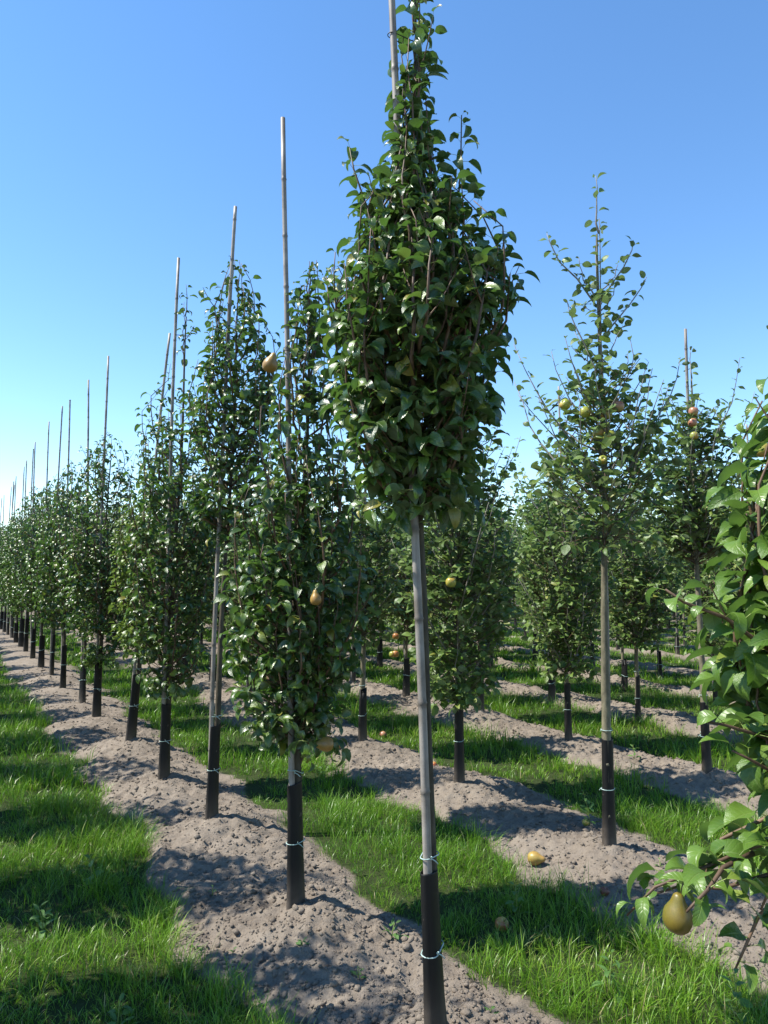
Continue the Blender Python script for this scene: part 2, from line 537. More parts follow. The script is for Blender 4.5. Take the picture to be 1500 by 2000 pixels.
gx = axis(-2.6, 2.6, 0.020, -900, 900, 1.032)
gy = axis(2.3, 6.2, 0.020, -60, 1500, 1.030)
GX, GY = np.meshgrid(gx, gy)
fade = np.clip(1 - (np.hypot(GX, GY) - 60) / 40, 0, 1)
GZ = ground_h(GX.ravel(), GY.ravel()).reshape(GX.shape) * fade
nx, ny = len(gx), len(gy)
ii, jj = np.meshgrid(np.arange(nx - 1), np.arange(ny - 1))
a = (jj * nx + ii).ravel()
T = np.concatenate([np.stack([a, a + 1, a + nx + 1], 1), np.stack([a, a + nx + 1, a + nx], 1)])
me = mesh_np('ground', np.stack([GX.ravel(), GY.ravel(), GZ.ravel()], 1), T, [M_SOIL],
             attrs={'soil': (np.clip(soil_mask(GX.ravel(), GY.ravel()) * 4, 0, 1) * fade.ravel())})
tag(add('ground', me), kind='structure')

# clods of earth lying on the strips
rs = np.random.default_rng(3)


def icosphere():
    import bmesh
    b = bmesh.new(); bmesh.ops.create_icosphere(b, subdivisions=1, radius=1.0)
    V = np.array([v.co[:] for v in b.verts]); T = np.array([[v.index for v in f.verts] for f in b.faces]); b.free()
    return V, T


IV, IT = icosphere()


def rand_rot(n, r):
    qn = r.normal(size=(n, 4)); qn /= np.linalg.norm(qn, axis=1)[:, None]
    w_, x, y, z = qn.T
    return np.stack([np.stack([1 - 2 * (y * y + z * z), 2 * (x * y - z * w_), 2 * (x * z + y * w_)], -1),
                     np.stack([2 * (x * y + z * w_), 1 - 2 * (x * x + z * z), 2 * (y * z - x * w_)], -1),
                     np.stack([2 * (x * z - y * w_), 2 * (y * z + x * w_), 1 - 2 * (x * x + y * y)], -1)], 1)


n = 120000
yy = 2.35 + 9.5 * rs.random(n) ** 1.8
xx = (rs.random(n) * 1.16 - 0.58) * yy
keep = (soil_mask(xx, yy) > 0.75)
xx, yy = xx[keep][:34000], yy[keep][:34000]
n = len(xx)
sz = np.clip(0.0042 * np.exp(rs.normal(0, 0.6, n)), 0.002, 0.017) * (0.8 + 0.05 * yy)
S = sz[:, None] * (0.65 + 0.7 * rs.random((n, 3)))
RR = rand_rot(n, rs)
base = IV[None] * (0.75 + 0.5 * rs.random((n, len(IV), 1)))
Vc = np.einsum('nij,nvj->nvi', RR, base * S[:, None, :])
Vc[:, :, 2] *= 0.65
Vc += np.stack([xx, yy, ground_h(xx, yy) + sz * 0.05], 1)[:, None, :]
Tc = (IT[None] + (np.arange(n) * len(IV))[:, None, None]).reshape(-1, 3)
me = mesh_np('soil_clods', Vc.reshape(-1, 3), Tc, [M_SOIL], attrs={'soil': np.ones(n * len(IV))}, smooth=True)
tag(add('soil_clods', me), 'crumbly brown clods scattered over the soil strips', 'soil', kind='stuff')


# grass in the strips between the rows
def grass(name, label, ymin, ymax, density, wid, segs, hgt, seed, xr=0.60):
    r = np.random.default_rng(seed)
    area = xr * (ymax ** 2 - ymin ** 2)
    nt_ = int(area * density / 9)
    ty = np.sqrt(ymin ** 2 + r.random(nt_) * (ymax ** 2 - ymin ** 2))
    tx = (r.random(nt_) * 2 - 1) * xr * ty
    m = soil_mask(tx, ty)
    cl = fbm(tx * 1.6, ty * 1.6, 31, 3)
    edge = np.where(r.random(nt_) < 0.14, 0.75, 0.42)
    ok = (m < edge + 0.35 * (r.random(nt_) - 0.5)) & (r.random(nt_) < 0.05 + 1.75 * cl)
    tx, ty, cl, m = tx[ok], ty[ok], cl[ok], m[ok]
    th = hgt * (0.20 + 1.7 * fbm(tx * 3.2, ty * 3.2, 41, 3) ** 1.5) * (0.55 + 0.8 * r.random(len(tx))) * np.where(m > 0.3, 0.7, 1.0)
    trn = r.random(len(tx))
    nb = 9
    bx = np.repeat(tx, nb); by = np.repeat(ty, nb); bh = np.repeat(th, nb); br = np.repeat(trn, nb); bc = np.repeat(cl, nb)
    n = len(bx)
    az = r.random(n) * 2 * np.pi
    rad = 0.028 * np.sqrt(r.random(n)) * (1 + 0.05 * ymax)
    bx = bx + rad * np.cos(az); by = by + rad * np.sin(az)
    az = az + r.normal(0, 0.6, n)
    L = bh * (0.45 + 0.75 * r.random(n))
    lean = np.clip(0.2 + 0.72 * r.random(n), 0, 0.95)
    wd = wid * (0.6 + 0.8 * r.random(n))
    bz = ground_h(bx, by, False) - 0.012
    ss = np.array({3: [0, 0.36, 0.72, 1.0], 2: [0, 0.5, 1.0], 1: [0, 1.0]}[segs])
    V = []; lu = []
    px_, py_ = -np.sin(az), np.cos(az)
    # blades turn about their own axis, so they do not all show their edge
    tw = r.random(n) * np.pi
    sx_ = px_ * np.cos(tw) + np.cos(az) * np.sin(tw) * 0.6
    sy_ = py_ * np.cos(tw) + np.sin(az) * np.sin(tw) * 0.6
    for i, s in enumerate(ss):
        hx = bx + np.cos(az) * L * lean * s ** 1.9
        hy = by + np.sin(az) * L * lean * s ** 1.9
        hz = bz + L * (s - 0.55 * lean ** 1.6 * s ** 2.4)
        if i < len(ss) - 1:
            ww = wd * 0.5 * (1 - 0.45 * s)
            V.append(np.stack([hx - sx_ * ww, hy - sy_ * ww, hz], 1)); V.append(np.stack([hx + sx_ * ww, hy + sy_ * ww, hz], 1))
            lu += [s, s]
        else:
            V.append(np.stack([hx, hy, hz], 1)); lu.append(s)
    nv = len(V)
    V = np.stack(V, 1).reshape(-1, 3)
    t = []
    for i in range(segs):
        if i < segs - 1:
            t += [(2 * i, 2 * i + 1, 2 * i + 3), (2 * i, 2 * i + 3, 2 * i + 2)]
        else:
            t += [(2 * i, 2 * i + 1, 2 * i + 2)]
    T = (np.array(t)[None] + (np.arange(n) * nv)[:, None, None]).reshape(-1, 3)
    dry = (r.random(n) < 0.07) * 0.45
    rn = np.clip(0.12 + 0.40 * br + 0.25 * r.random(n) + 0.7 * (bc - 0.5) + dry, 0, 1)
    me = mesh_np(name, V, T, [M_GRASS], attrs={'rnd': np.repeat(rn, nv), 'lu': np.tile(lu, n)})
    return tag(add(name, me), label, 'grass', kind='stuff')


grass('grass', 'bright green tufted grass in the strips nearest the camera', 2.2, 5.2, 7600, 0.0034, 3, 0.128, 1)
grass('grass', 'green grass strips in the middle distance between the tree rows', 5.2, 11, 2600, 0.0062, 2, 0.135, 2)
grass('grass', 'green grass strips far back between the tree rows', 11, 24, 520, 0.016, 2, 0.150, 3)
grass('grass', 'farthest green grass under the distant tree rows', 24, 60, 60, 0.05, 1, 0.17, 5)

# ------------------------------------------------------------------ leaves
def leaf_template(species, stations, bend, fold, wave, rng, petiole=True, wscale=1.0):
    """unit leaf (blade about 1 long) growing along +x from a petiole at the origin"""
    mb = MB(); LV = []; LU = []
    pl = 0.42 if species == 'pear' else 0.28
    if not petiole: pl = 0.25
    el = 0.45 if species == 'pear' else 0.5
    p0 = np.array([pl * math.cos(el), 0, pl * math.sin(el)])
    if petiole:
        V, T = tube([(0, 0, 0), (p0[0] * 0.55, 0, p0[2] * 0.62), tuple(p0)], [0.017, 0.012, 0.012], 3, False)
        mb.add(V, T, 1); LV += [1.0] * len(V); LU += [0.0] * len(V)
    ts = np.linspace(0, 1, stations)
    P = [p0]; an = el * 0.6
    for i in range(1, stations):
        an2 = el * 0.6 - bend * (ts[i] ** 0.85)
        P.append(P[-1] + np.array([math.cos(an2), 0, math.sin(an2)]) / (stations - 1))
    W = 0.62 if species == 'pear' else 0.66
    V = []; lv = []; lu = []
    tilt = rng.uniform(-0.12, 0.12)
    for i, t in enumerate(ts):
        if species == 'pear':
            ww = W * 0.5 * max(0.0, math.sin(math.pi * t ** 0.72)) ** 0.72 * (1 - 0.25 * t) * 1.12
        else:
            ww = W * 0.5 * max(0.0, math.sin(math.pi * t ** 0.85)) ** 0.72
        ww *= wscale
        an2 = el * 0.6 - bend * (t ** 0.85)
        nrm = np.array([-math.sin(an2), 0, math.cos(an2)])
        c = P[i] + np.array([0, tilt * t * t, 0])
        if i in (0, stations - 1):
            V.append(c); lv.append(0); lu.append(t)
        else:
            for s in (-1, 0, 1):
                f = fold + wave * math.sin(t * 7 + s * 1.7)
                V.append(c + np.array([0, s * ww * math.cos(f), 0]) + nrm * abs(s) * ww * math.sin(f)); lv.append(s); lu.append(t)
    T = []
    last = len(V) - 1
    for i in range(stations - 1):
        if i == 0:
            T += [(0, 2, 1), (0, 3, 2)]
        elif i == stations - 2:
            b = 1 + 3 * (i - 1); T += [(b, b + 1, last), (b + 1, b + 2, last)]
        else:
            b = 1 + 3 * (i - 1); c = b + 3
            T += [(b, b + 1, c + 1), (b, c + 1, c), (b + 1, b + 2, c + 2), (b + 1, c + 2, c + 1)]
    T = np.array(T)
    # face upwards (+z)
    V = np.array(V)
    nz_ = np.cross(V[T[:, 1]] - V[T[:, 0]], V[T[:, 2]] - V[T[:, 0]])[:, 2].sum()
    if nz_ < 0: T = T[:, ::-1]
    mb.add(V, T, 0); LV += lv; LU += lu
    return np.concatenate(mb.V), np.concatenate(mb.T), np.concatenate(mb.M), np.array(LV, float), np.array(LU, float)


TR = random.Random(12)
TEMPL = {}
for sp in ('pear', 'apple'):
    for lod, st in ((0, 7), (1, 5), (2, 4)):
        L = []
        for v in range(10):
            if sp == 'pear': b, f = TR.uniform(0.7, 2.6), TR.uniform(0.15, 0.7)
            else: b, f = TR.uniform(0.2, 1.2), TR.uniform(0.12, 0.5)
            L.append(leaf_template(sp, st, b, f, TR.uniform(0.05, 0.28), TR, lod < 2, TR.uniform(0.78, 1.15)))
        TEMPL[sp, lod] = L
LEAF_ME = {}


def leaf_mesh(sp, var, mat):
    k = (sp, var, mat.name)
    if k not in LEAF_ME:
        V, T, M, lv, lu = TEMPL[sp, 0][var]
        LEAF_ME[k] = mesh_np('leaf', V, T, [mat, M_PETIOLE], M, {'lv': lv, 'lu': lu, 'rnd': np.zeros(len(V))})
    return LEAF_ME[k]


def rot(az, pitch, roll):
    ca, sa = math.cos(az), math.sin(az); cp, sp_ = math.cos(pitch), math.sin(pitch); cr, sr = math.cos(roll), math.sin(roll)
    Rz = np.array([[ca, -sa, 0], [sa, ca, 0], [0, 0, 1]])
    Ry = np.array([[cp, 0, -sp_], [0, 1, 0], [sp_, 0, cp]])
    Rx = np.array([[1, 0, 0], [0, cr, -sr], [0, sr, cr]])
    return Rz @ Ry @ Rx


def merge_leaves(name, sp, lod, leaves, mat):
    """leaves: (pos, R, size, variant, rnd)"""
    Vs, Ts, Ms, lvs, lus, rns = [], [], [], [], [], []
    n0 = 0
    for v in range(10):
        L = [l for l in leaves if l[3] == v]
        if not L: continue
        V, T, M, lv, lu = TEMPL[sp, lod][v]
        P = np.array([l[0] for l in L]); R = np.array([l[1] * l[2] for l in L]); rn = np.array([l[4] for l in L])
        W = np.einsum('nij,vj->nvi', R, V) + P[:, None]
        Vs.append(W.reshape(-1, 3)); Ts.append((T[None] + (np.arange(len(L)) * len(V))[:, None, None]).reshape(-1, 3) + n0)
        Ms.append(np.tile(M, len(L))); lvs.append(np.tile(lv, len(L))); lus.append(np.tile(lu, len(L))); rns.append(np.repeat(rn, len(V)))
        n0 += len(L) * len(V)
    return mesh_np(name, np.concatenate(Vs), np.concatenate(Ts), [mat, M_PETIOLE], np.concatenate(Ms),
                   {'lv': np.concatenate(lvs), 'lu': np.concatenate(lus), 'rnd': np.concatenate(rns)})


def interp(prof, h):
    hs = [p[0] for p in prof]; ws = [p[1] for p in prof]
    return float(np.interp(h, hs, ws, left=0, right=0))


# ------------------------------------------------------------------ growing a tree
def grow(sp, seed, prof, shoots, leaf, lean=(0, 0), trunk_r=0.024, spurs=40, spacing=0.030, extra=None, top=None, kick=(1.8, 0.0)):
    """returns trunk polyline/radii, shoots, leaves; local coordinates, base at the origin"""
    r = random.Random(seed)
    hb, ht = prof[0][0], prof[-1][0]
    H = top or ht - 0.25
    ph = r.uniform(0, 6)

    def axis_at(h):
        t = h / H
        return np.array([lean[0] * t + kick[1] * max(0.0, h - kick[0]) / max(0.3, H - kick[0]) + 0.016 * math.sin(h * 2.3 + ph) * min(1, h * 0.5) ** 2, lean[1] * t + 0.016 * math.cos(h * 1.9 + ph) * min(1, h * 0.5) ** 2, h])
    hs = np.concatenate([[-0.06], np.linspace(0.02, H, 26)])
    TP = np.array([axis_at(max(h, -0.06)) for h in hs])
    TRr = np.array([trunk_r * (1.25 - 0.2 * min(1, max(h, 0) / 0.15)) * (1 - 0.80 * (max(h, 0) / H) ** 0.8) for h in hs])
    TRr = TRr * np.array([1 + r.uniform(-0.05, 0.09) for _ in hs])
    sh = []; lv = []
    ga = 2.39996

    def put(p, az, pitch, roll, s, rn=None):
        lv.append((np.array(p), rot(az, pitch, roll), s, r.randrange(10), r.random() if rn is None else rn))

    def leaves_on(P, start, spc, scale=1.0):
        seg = np.linalg.norm(np.diff(P, axis=0), axis=1); cum = np.concatenate([[0], np.cumsum(seg)])
        L = cum[-1]; s = L * start; k = r.uniform(0, 6)
        while s < L:
            i = min(len(seg) - 1, int(np.searchsorted(cum, s) - 1)); i = max(i, 0)
            t = (s - cum[i]) / max(seg[i], 1e-6)
            p = P[i] * (1 - t) + P[i + 1] * t
            k += ga + r.uniform(-0.5, 0.5)
            tipf = s / L
            yng = r.uniform(0.86, 1.0) if tipf > 0.86 and r.random() < 0.6 else None
            sz = leaf * scale * r.uniform(0.6, 1.22) * (1 - 0.38 * max(0, tipf - 0.75) / 0.25)
            if sp == 'pear':
                put(p, k, r.uniform(-0.5, 0.5) + 0.25 * max(0, tipf - .8) * 5, r.gauss(0, 0.4), sz, yng)
            else:
                put(p, k, r.uniform(-0.65, 0.55) + 0.35 * tipf, r.gauss(0, 0.7), sz, yng)
            s += spc * r.uniform(0.7, 1.35)
        return L
    wmax = max(p[1] for p in prof)

    def pick(power, lo=hb, hi=H - 0.05):
        while True:
            h = r.uniform(lo, hi)
            if r.random() < max(0.04, interp(prof, h) / wmax) ** power * (1 - 0.65 * (h - hb) / (H - hb)): return h
    hlist = sorted([pick(1.0) - 0.10 for _ in range(shoots)])
    for i in range(shoots):
        h0 = max(hb * 0.98, hlist[i])
        az = i * ga + r.uniform(-0.5, 0.5)
        if sp == 'pear':
            L = r.uniform(0.30, 0.85)
            L = min(L, max(0.22, ht - h0 + 0.05))
            wv = max(interp(prof, h0 + 0.35 * L), 0.05)
            Rr = max(wv * math.sqrt(r.uniform(0.12, 1.0)), 0.6 * interp(prof, h0 + 0.12)); stray = r.choice((0.75, 0.85, 0.95, 1.0, 1.15, 1.4, 1.6))
            P = []
            a2 = az + r.uniform(-0.5, 0.5)
            b0 = axis_at(min(h0, H))
            for s in np.linspace(0, 1, 9):
                rad = Rr * (1 - math.exp(-4.5 * s)) / 0.98
                an = az * (1 - s) + a2 * s
                hz_ = L * (0.62 * s + 0.38 * s * s)
                rad = min(rad, max(0.02, interp(prof, b0[2] + hz_) * stray))
                P.append(b0 + np.array([math.cos(an) * rad, math.sin(an) * rad, hz_])
                         + np.array([r.gauss(0, .005), r.gauss(0, .005), 0]))
        else:
            wv = max(interp(prof, h0 + 0.15), 0.06)
            Rr = wv * r.uniform(0.55, 1.15)
            L = Rr * r.uniform(0.7, 1.7) + 0.06
            P = []
            a2 = az + r.uniform(-0.6, 0.6)
            b0 = axis_at(min(h0, H))
            for s in np.linspace(0, 1, 8):
                rad = Rr * (s - 0.18 * s * s) / 0.82
                an = az * (1 - s) + a2 * s
                P.append(b0 + np.array([math.cos(an) * rad, math.sin(an) * rad, L * (0.55 * s + 0.45 * s * s)])
                         + np.array([r.gauss(0, .007), r.gauss(0, .007), r.gauss(0, .004)]))
        P = np.array(P)
        Ls = leaves_on(P, 0.14, spacing)
        sh.append((P, np.linspace(0.0042 + 0.004 * Ls, 0.0016, len(P))))
        # side twigs on the longer shoots
        if Ls > 0.3:
            for _ in range(2 if sp == 'pear' else 3):
                k = r.randrange(2, len(P) - 3); aa = r.uniform(0, 6.28); tl = r.uniform(0.07, 0.18)
                o = 0.55 if sp == 'pear' else 0.85
                Q = np.array([P[k] + np.array([math.cos(aa) * o * tl * s, math.sin(aa) * o * tl * s, tl * (s * 0.6 + 0.3 * s * s)]) for s in (0, 0.35, 0.7, 1.0)])
                leaves_on(Q, 0.15, spacing * 0.85)
                sh.append((Q, np.linspace(0.003, 0.0014, 4)))
    # leading shoot
    P = np.array([axis_at(H) + np.array([lean[0] * 0.2 * s + r.gauss(0, .006), r.gauss(0, .006), (ht - H) * s]) for s in np.linspace(0, 1, 6)])
    leaves_on(P, 0.0, spacing); sh.append((P, np.linspace(trunk_r * 0.22, 0.0016, 6)))
    # spur clusters close to the stem and on the shoots
    for i in range(spurs):
        h = pick(2.0)
        az = r.uniform(0, 6.28); wv = interp(prof, h) * math.sqrt(r.uniform(0.02, 0.72))
        c = axis_at(h) + np.array([math.cos(az) * wv, math.sin(az) * wv, r.uniform(-0.07, 0.04)])
        st = axis_at(max(h - wv * 0.6, hb * 0.97))
        sh.append((np.array([st, (st + c) / 2 + np.array([0, 0, -0.01]), c]), np.array([0.0026, 0.0020, 0.0016])))
        n = r.randrange(5, 8); k = r.uniform(0, 6)
        for j in range(n):
            put(c, k + j * 6.283 / n + r.uniform(-.4, .4), r.uniform(-0.6, 0.4) if sp == 'pear' else r.uniform(-0.8, 0.45), r.gauss(0, 0.6), leaf * r.uniform(0.75, 1.2))
    # leaves hanging round the foot of the crown
    for i in range(max(12, spurs // 9)):
        h = hb + r.uniform(-0.05, 0.14); az = r.uniform(0, 6.28)
        wv = interp(prof, hb + 0.09) * math.sqrt(r.uniform(0.03, 0.8))
        c = axis_at(h) + np.array([math.cos(az) * wv, math.sin(az) * wv, 0])
        st = axis_at(hb + 0.02)
        sh.append((np.array([st, (st + c) / 2 + np.array([0, 0, 0.02]), c]), np.array([0.0026, 0.0020, 0.0016])))
        k = r.uniform(0, 6)
        for j in range(5):
            put(c, k + j * 1.26 + r.uniform(-.4, .4), r.uniform(-1.0, 0.1), r.gauss(0, 0.5), leaf * r.uniform(0.8, 1.25))
    for P in (extra or []):
        P = np.array(P, float)
        leaves_on(P, 0.12, spacing * 0.5)
        sh.append((P, np.linspace(0.0055, 0.002, len(P))))
    return TP, TRr, sh, lv


def trunk_mesh(TP, TRr, rng, sides=10, mat=None):
    V, T = tube(TP, TRr, sides, True, 0.10, rng)
    mb = MB(); mb.add(V, T)
    # pruning knots along the stem
    for _ in range(6):
        i = rng.integers(2, max(3, len(TP) // 2)); a_ = rng.random() * 6.28
        c = TP[i] + np.array([math.cos(a_), math.sin(a_), 0]) * TRr[i] * 0.75
        mb.add(IV * TRr[i] * np.array([0.5, 0.5, 0.55]) + c, IT)
    return mb.mesh('trunk', [mat or M_BARK])


def guard_mesh(off_c, off_t, height, r0, seed, sl=(0.0, 0.0)):
    """black sleeve round cane and stem: an oval tube, a little wider at the foot, with a lapped seam and a rim"""
    r = random.Random(seed)
    c = np.array([(off_c[0] + off_t[0]) / 2, (off_c[1] + off_t[1]) / 2])
    ang = math.atan2(off_t[1] - off_c[1], off_t[0] - off_c[0])
    half = math.hypot(off_t[0] - off_c[0], off_t[1] - off_c[1]) / 2
    sides = 22
    V = []; T = []
    hs = [-0.08, 0.0, 0.06, 0.14, 0.24, 0.34, 0.44, height - 0.02, height - 0.004, height]
    for i, h in enumerate(hs):
        fl = 1 + 0.26 * max(0, 1 - max(h, 0) / 0.4) ** 1.3
        for j in range(sides):
            t = 2 * math.pi * j / sides
            rr = r0 * fl * (1 + r.uniform(-0.018, 0.018))
            lap = 1.08 if j in (4, 5) else 1.0
            x = half * math.cos(t) * 0.9 * fl + rr * math.cos(t) * lap
            y = rr * math.sin(t) * lap * 0.95
            top = 0.006 * math.sin(t + seed) if h > height - 0.03 else 0
            V.append((c[0] + sl[0] * h + x * math.cos(ang) - y * math.sin(ang), c[1] + sl[1] * h + x * math.sin(ang) + y * math.cos(ang), h + top))
    n = len(hs)
    # rim and inner wall
    for k, (sc, dz) in enumerate(((0.90, 0.0), (0.88, -0.07))):
        for j in range(sides):
            v = V[(n - 1) * sides + j]
            cx, cy = c[0] + sl[0] * height, c[1] + sl[1] * height; V.append((cx + (v[0] - cx) * sc, cy + (v[1] - cy) * sc, v[2] + dz))
    for i in range(n + 1):
        for j in range(sides):
            a_ = i * sides + j; b_ = i * sides + (j + 1) % sides
            T += [(a_, b_, b_ + sides), (a_, b_ + sides, a_ + sides)]
    return mesh_np('trunk_guard', np.array(V), np.array(T), [M_GUARD])


def tie_mesh(off_c, off_t, h, rc, rt, mat, seed, thick=0.0022, tails=True):
    r = random.Random(seed)
    c0 = np.array([off_c[0], off_c[1]]); c1 = np.array([off_t[0], off_t[1]])
    d = c1 - c0; L = np.linalg.norm(d) + 1e-6; d = d / L; pn = np.array([-d[1], d[0]])
    P = []
    tilt = r.uniform(-0.012, 0.012)
    for t in np.linspace(math.pi / 2, 1.5 * math.pi, 8):
        P.append((*(c0 + (d * math.cos(t) + pn * math.sin(t)) * rc), h - tilt))
    for t in np.linspace(-math.pi / 2, math.pi / 2, 8):
        P.append((*(c1 + (d * math.cos(t) + pn * math.sin(t)) * rt), h + tilt))
    P.append(P[0])
    mb = MB()
    V, T = tube(np.array(P), thick, 5, False); mb.add(V, T)
    if tails:
        s = np.array([*(c0 - pn * rc), h])
        for q_ in ((-0.02, 0.012, 0.014), (0.014, 0.02, -0.018)):
            e = s + np.array([d[0] * q_[0] - pn[0] * q_[1], d[1] * q_[0] - pn[1] * q_[1], q_[2]])
            V, T = tube(np.array([s, (s + e) / 2 + np.array([0, 0, .003]), e]), thick * 0.9, 5); mb.add(V, T)
        mb.add(IV * thick * 2.0 + s, IT)
    return mb.mesh('tie', [mat])


def cane_mesh(H, lean, r0, seed, sides=10):
    r = random.Random(seed)
    P = []; R = []; nd = []
    h = -0.05; nodes = []
    x = r.uniform(0.05, 0.2)
    while x < H:
        nodes.append(x); x += r.uniform(0.24, 0.33)
    hs = sorted(set([-0.05, 0.0, H] + [round(n_ + d, 4) for n_ in nodes for d in (-0.02, -0.006, 0.0, 0.006, 0.02)]))
    hs = [h_ for h_ in hs if h_ <= H]
    bow = r.uniform(-0.02, 0.02); ph = r.uniform(0, 6)
    for h_ in hs:
        t = h_ / H
        P.append((lean[0] * t + bow * math.sin(math.pi * t) + 0.003 * math.sin(9 * t + ph), lean[1] * t + 0.004 * math.sin(7 * t + ph), h_))
        isn = min([abs(h_ - n_) for n_ in nodes])
        k = 1.2 if isn < 0.001 else (1.02 if isn < 0.008 else 1.0)
        R.append(r0 * (1 - 0.22 * t) * k); nd.append(1.0 if isn < 0.008 else 0.0)
    V, T = tube(np.array(P), np.array(R), sides, True)
    at = np.concatenate([np.repeat(nd, sides), [0, 0]])
    return mesh_np('bamboo_cane', V, T, [M_CANE], attrs={'node': at})


def make_tree(name, label, cat, group, pos, sp, seed, prof, shoots, leaf, lean=(0, 0), cane=None, cane_label=None, mat=None, trunk_r=0.024,
              spurs=40, spacing=0.030, lod=0, single=300, extra=None, guard=0.55, twig=None, top=None, cane_r=0.0140, branch_objs=True, kick=(1.8, 0.0)):
    mat = mat or (M_PEAR if sp == 'pear' else M_APPLE)
    twig = twig or (M_TWIG if sp == 'pear' else M_GTWIG)
    z = gz(*pos) - 0.01
    root = bpy.data.objects.new(name, None); COL.objects.link(root)
    root.location = (pos[0], pos[1], z); root.empty_display_size = 0.2
    tag(root, label, cat, group)
    prof = [(h_ - z, w_) for h_, w_ in prof]
    if cane: cane = (cane[0] - z, cane[1])
    if top: top -= z
    rng = np.random.default_rng(seed)
    oc, ot = ((-0.010, -0.012), (0.008, 0.027)) if sp == 'pear' else ((0.012, 0.020), (-0.008, -0.008))
    TP, TRr, sh, lv = grow(sp, seed, prof, shoots, leaf, lean, trunk_r, spurs, spacing, extra, top, kick)
    off = np.array([ot[0], ot[1], 0])
    tr = add('trunk', trunk_mesh(TP + off, TRr, rng, 10, M_DBARK if sp == 'pear' else M_BARK), root)
    big = [s for s in sh if len(s[0]) > 4]; small = [s for s in sh if len(s[0]) <= 4]
    if branch_objs:
        for P, R in big:
            V, T = tube(P + off, R, 6, True); add('branch', mesh_np('branch', V, T, [twig]), tr)
    else:
        small = sh
    mb = MB()
    for P, R in small:
        V, T = tube(P + off, R, 5, False); mb.add(V, T)
    tag(add('twigs', mb.mesh('twigs', [M_TWIG]), tr), kind='stuff')
    lv = [(l[0] + off, *l[1:]) for l in lv]
    camv = np.array([-pos[0], -pos[1], CAM_H - z])
    d = np.array([np.linalg.norm(l[0] - camv) / l[2] for l in lv])
    order = np.argsort(d)
    ns = min(single, len(lv))
    rest = [lv[i] for i in order[ns:]]
    crown = add('crown', merge_leaves('crown', sp, lod, rest, mat), root)
    crown['kind'] = 'stuff'
    for i in order[:ns]:
        p, R, s, v, rn = lv[i]
        o = bpy.data.objects.new('leaf', leaf_mesh(sp, v, M_YOUNG if rn > 0.95 else mat)); COL.objects.link(o)
        o.parent = crown
        M = Matrix((R * s).tolist()).to_4x4(); M.translation = Vector(p)
        o.matrix_basis = M
    if guard:
        sl = lean[0] / (top or prof[-1][0] - 0.25)
        cs = cane[1][0] / cane[0] if cane else sl
        add('trunk_guard', guard_mesh(oc, ot, guard, trunk_r * 1.12, seed, ((sl + cs) / 2, 0)), root)
        for j, (hh, rc, rt) in enumerate(((guard * 0.52, trunk_r * 1.12, trunk_r * 1.22), (guard + 0.05, 0.0175, trunk_r * 1.12))):
            add('tie', tie_mesh((oc[0] + cs * hh, oc[1]), (ot[0] + sl * hh, ot[1]), hh, rc, rt, M_TIE, seed + j), root)
    if cane:
        H, cl = cane
        for j, hh in enumerate(np.linspace(prof[0][0] + 0.25, min(H - 0.3, prof[-1][0] - 0.4), 4)):
            t = hh / H; HT = top or prof[-1][0] - 0.25; a_ = lean[0] * hh / HT + kick[1] * max(0.0, hh - kick[0]) / max(0.3, HT - kick[0])
            add('tie', tie_mesh((oc[0] + cl[0] * t, oc[1] + cl[1] * t), (ot[0] + a_, ot[1]), hh, 0.015, 0.016, M_DARKTIE, seed + j, 0.0018, False), root)
        c = add('bamboo_cane', cane_mesh(H, cl, cane_r, seed), None, (pos[0] + oc[0], pos[1] + oc[1], z))
        tag(c, cane_label, 'cane', 'bamboo canes beside the trees')
    return root


G_PEAR = 'pear trees of the front row'
# the front row, one by one
edge_branch = [[(0, 0, 1.02), (-0.10, -0.03, 1.02), (-0.2, -0.05, 1.0), (-0.30, -0.06, 0.965), (-0.38, -0.06, 0.935), (-0.43, -0.05, 0.88)],
               [(0, 0, 0.98), (-0.12, -0.02, 0.95), (-0.22, 0.02, 0.90), (-0.30, 0.03, 0.90), (-0.37, 0.02, 0.885)],
               [(0, 0, 1.05), (-0.10, 0.05, 1.03), (-0.20, 0.06, 0.98), (-0.24, 0.06, 0.90), (-0.25, 0.05, 0.82)],
               [(0, 0, 1.06), (-.06, -.04, 1.02), (-.12, -.05, .98), (-.16, -.05, .93), (-.18, -.05, .89)],
               [(0, 0, .96), (-.08, .03, .9), (-.14, .04, .84), (-.17, .04, .78), (-.19, .04, .74)],
               [(-.2, -.07, 1.0), (-.27, -.1, .985), (-.31, -.13, .96), (-.34, -.14, .94), (-.36, -.14, .92)],
               [(0, 0, 1.30), (-0.12, -0.02, 1.36), (-0.22, -0.04, 1.43), (-0.30, -0.04, 1.46), (-0.335, -0.04, 1.485)],
               [(0, 0, 1.12), (-0.08, -0.04, 1.17), (-0.17, -0.06, 1.21), (-0.25, -0.08, 1.235), (-0.28, -0.08, 1.24)],
               [(0, 0, 1.02), (-0.05, -0.05, 1.08), (-0.13, -0.08, 1.13), (-0.2, -0.08, 1.17), (-0.24, -0.09, 1.19)]]
make_tree('pear_tree', 'nearest pear tree with large bright leaves, cut off by the right edge', 'tree', G_PEAR, EDGE_TREE, 'pear', 301,
          [(1.08, .10), (1.18, .18), (1.32, .23), (1.5, .21), (1.7, .17), (1.85, .12), (2.0, .07), (2.15, .03)], 40, 0.071, (0.05, 0), None, None, M_BRIGHT,
          spurs=140, spacing=0.036, extra=edge_branch, guard=0.5)
